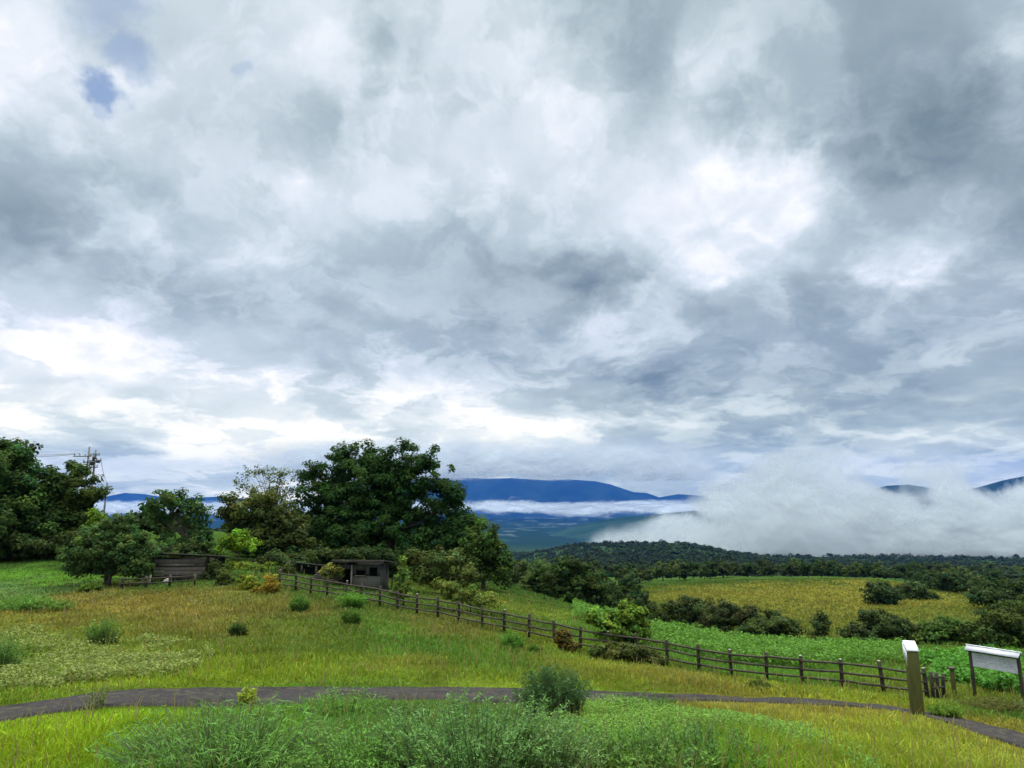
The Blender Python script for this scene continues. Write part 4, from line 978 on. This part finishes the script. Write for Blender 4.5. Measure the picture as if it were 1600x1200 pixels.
b = shed_base(290, 909, 49)
pk = empty('plank_shed', b, 'low brown shed of horizontal planks under the trees on the left', 'shed', rz=R(4))
for k in range(5):
    mb = MB(); mb.box((-.1+rng.normal()*.02, -1.0-.012*(k % 2), .18+k*.27), (3.5, .05, .245)); p_ = mb.build('plank', SHEDW if k in (1, 2, 4) else SHEDD, pk, bevel=.008)
mb = MB(); mb.box((-.3, -1.035, .98), (2.4, .03, .2)); mb.build('upper_board', SHEDW, pk)
for x0 in (-1.9, -.9, .7, 1.75, 2.35):
    mb = MB(); mb.box((x0, -.93 if abs(x0) < 1.8 else -1.0, .65), (.11, .09, 1.7)); mb.build('post', SHEDD, pk)
mb = MB(); mb.box((.2, .9, .6), (4.2, .06, 1.5)); mb.build('back_wall', SHEDD, pk)
mb = MB(); mb.box((.25, -.05, 1.58), (4.9, 2.5, .09), M3=np.array([[1, 0, .05], [0, .995, .12], [-.05, -.12, .995]])); mb.build('roof', SHEDD, pk)
for lab, px, py, Y_, hh, mt, rr in [
  ('dark gate post with pale side at the left corner of the plank shed', 228, 910, 47.5, 1.85, SHEDD, .09),
  ('pale weathered stub post left of the dark gate post', 222, 912, 47, .75, PALEW, .07),
  ('pale weathered stub post right of the dark gate post', 234, 912, 47, .7, PALEW, .07),
  ('pale post standing alone at the end of the left field', 119, 905, 52, 1.5, PALEW, .08)]:
    b = shed_base(px, py, Y_); mb = MB(); mb.tube([(0, 0, -.2), (0, 0, hh*.5), (.02, 0, hh)], [rr, rr, rr*.85], 8); o = mb.build('gate_post', mt, None, loc=b); tag(o, lab, 'post')
b0, b1 = shed_base(190, 918, 45.6), shed_base(303, 916, 45.6)
rl = empty('low_rail', b0, 'low dark wooden rail fence in front of the plank shed', 'fence')
for t in (0, .33, .66, 1):
    p_ = b0+(b1-b0)*t; p_[2] = gz(p_[0], p_[1]); mb = MB(); mb.box((p_-b0)+(0, 0, .32), (.13, .13, .85)); mb.build('post', FENCEW, rl)
for hz_ in (.62, .34):
    mb = MB(); mb.tube([np.array([0, -.08, hz_]), (b1-b0)*.5+(0, -.08, hz_-.03), (b1-b0)+(0, -.08, hz_)], [.045, .045, .045], 6); mb.build('rail', FENCEW, rl)
b = shed_base(262, 906, 47.2); mb = MB(); g2 = np.random.default_rng(2)
th = np.linspace(0, 2*math.pi, 11)[:-1]; rings = []
for k, (zz, r_) in enumerate(((-.05, .26), (.12, .30), (.26, .22), (.33, .08))): rings.append(np.stack([np.cos(th)*r_*g2.uniform(.8, 1.2, 10), np.sin(th)*r_*.8*g2.uniform(.8, 1.2, 10), np.full(10, zz)], 1))
Vr = np.concatenate(rings); Fr = [(k*10+j, k*10+(j+1) % 10, (k+1)*10+(j+1) % 10, (k+1)*10+j) for k in range(3) for j in range(10)]
mb.add(Vr, Fr, [(30, 30+j, 31+j) for j in range(1, 9)]); o = mb.build('boulder', STONE, None, smooth=True, loc=b); tag(o, 'pale rounded stone lying before the plank shed', 'stone')

# ------------------------------------------------------------------ utility poles and wires
def pole(label, px, ytop, Y, arms, extra=()):
    q = at(px, ytop, Y); z = gz(q[0], Y); h = q[2]-z
    root = empty('utility_pole', (q[0], Y, z), label, 'utility pole', 'utility poles by the left trees')
    mb = MB(); mb.tube([(0, 0, -.3), (0, 0, h*.5), (0, 0, h)], [.14, .12, .09], 10); mb.build('pole', POLEM, root, smooth=True)
    s = Y/F
    for x0, x1, yy in arms:
        zc = h-(yy-ytop)*s; mb = MB(); mb.box(((x0+x1)/2*s, -.17, zc), ((x1-x0)*s, .09, .10)); arm = mb.build('crossarm', DARKM, root)
        for t in (.06, .35, .65, .94):
            mb = MB(); xx = (x0+(x1-x0)*t)*s; mb.tube([(xx, -.17, zc+.05), (xx, -.17, zc+.14), (xx, -.17, zc+.16), (xx, -.17, zc+.28)], [.03, .03, .08, .055], 8); mb.build('insulator', PALEB, arm)
    for x0, yy, w_, hh, mt in extra:
        mb = MB(); zc = h-(yy-ytop)*s; mb.tube([(x0*s, -.3, zc-hh/2), (x0*s, -.3, zc-hh/2+.03), (x0*s, -.3, zc+hh/2-.03), (x0*s, -.3, zc+hh/2)], [w_*.7, w_, w_, w_*.7], 12); mb.build('transformer', mt, root)
    return root, np.array([q[0], Y, z]), h
pa, ba, ha = pole('taller utility pole with a long crossarm reaching left above the trees', 140, 698, 71, [(-22, 6, 713), (-6, 14, 722)], [(-4, 772, .30, .9, PALEB)])
pb, bb, hb = pole('second utility pole just right of the taller one with switch gear', 150, 703, 72, [(-9, 12, 720), (-7, 8, 711), (-7, 7, 730)], [(1.5, 716, .2, .45, DARKM), (-2, 724, .2, .4, DARKM), (8, 721, .2, .35, DARKM)])
pc_, bc, hc = pole('farthest short utility pole beside the misty gap', 167.5, 754, 95, [(-7, 9, 764)])
def wire(a, b, label, sag):
    t = np.linspace(0, 1, 14)[:, None]; p = a+(b-a)*t; p[:, 2] -= (4*sag*t*(1-t))[:, 0]; mb = MB(); mb.tube(p-a, [.022]*14, 4)
    o = mb.build('wire', DARKM, None, loc=a); tag(o, label, 'wire')
s = 71./F
wire(ba+(-20*s, -.17, ha-15*s+.3), at(-160, 672, 50), 'upper wire running left from the long crossarm', .8)
wire(ba+(-12*s, -.17, ha-15*s+.3), at(-160, 680, 52), 'lower wire running left from the long crossarm', .9)
wire(bb+(10*s, -.17, hb-17*s+.3), bc+np.array([6*95/F, -.17, hc-10*95/F+.3]), 'wire sagging from the switch gear pole to the farthest pole', .6)
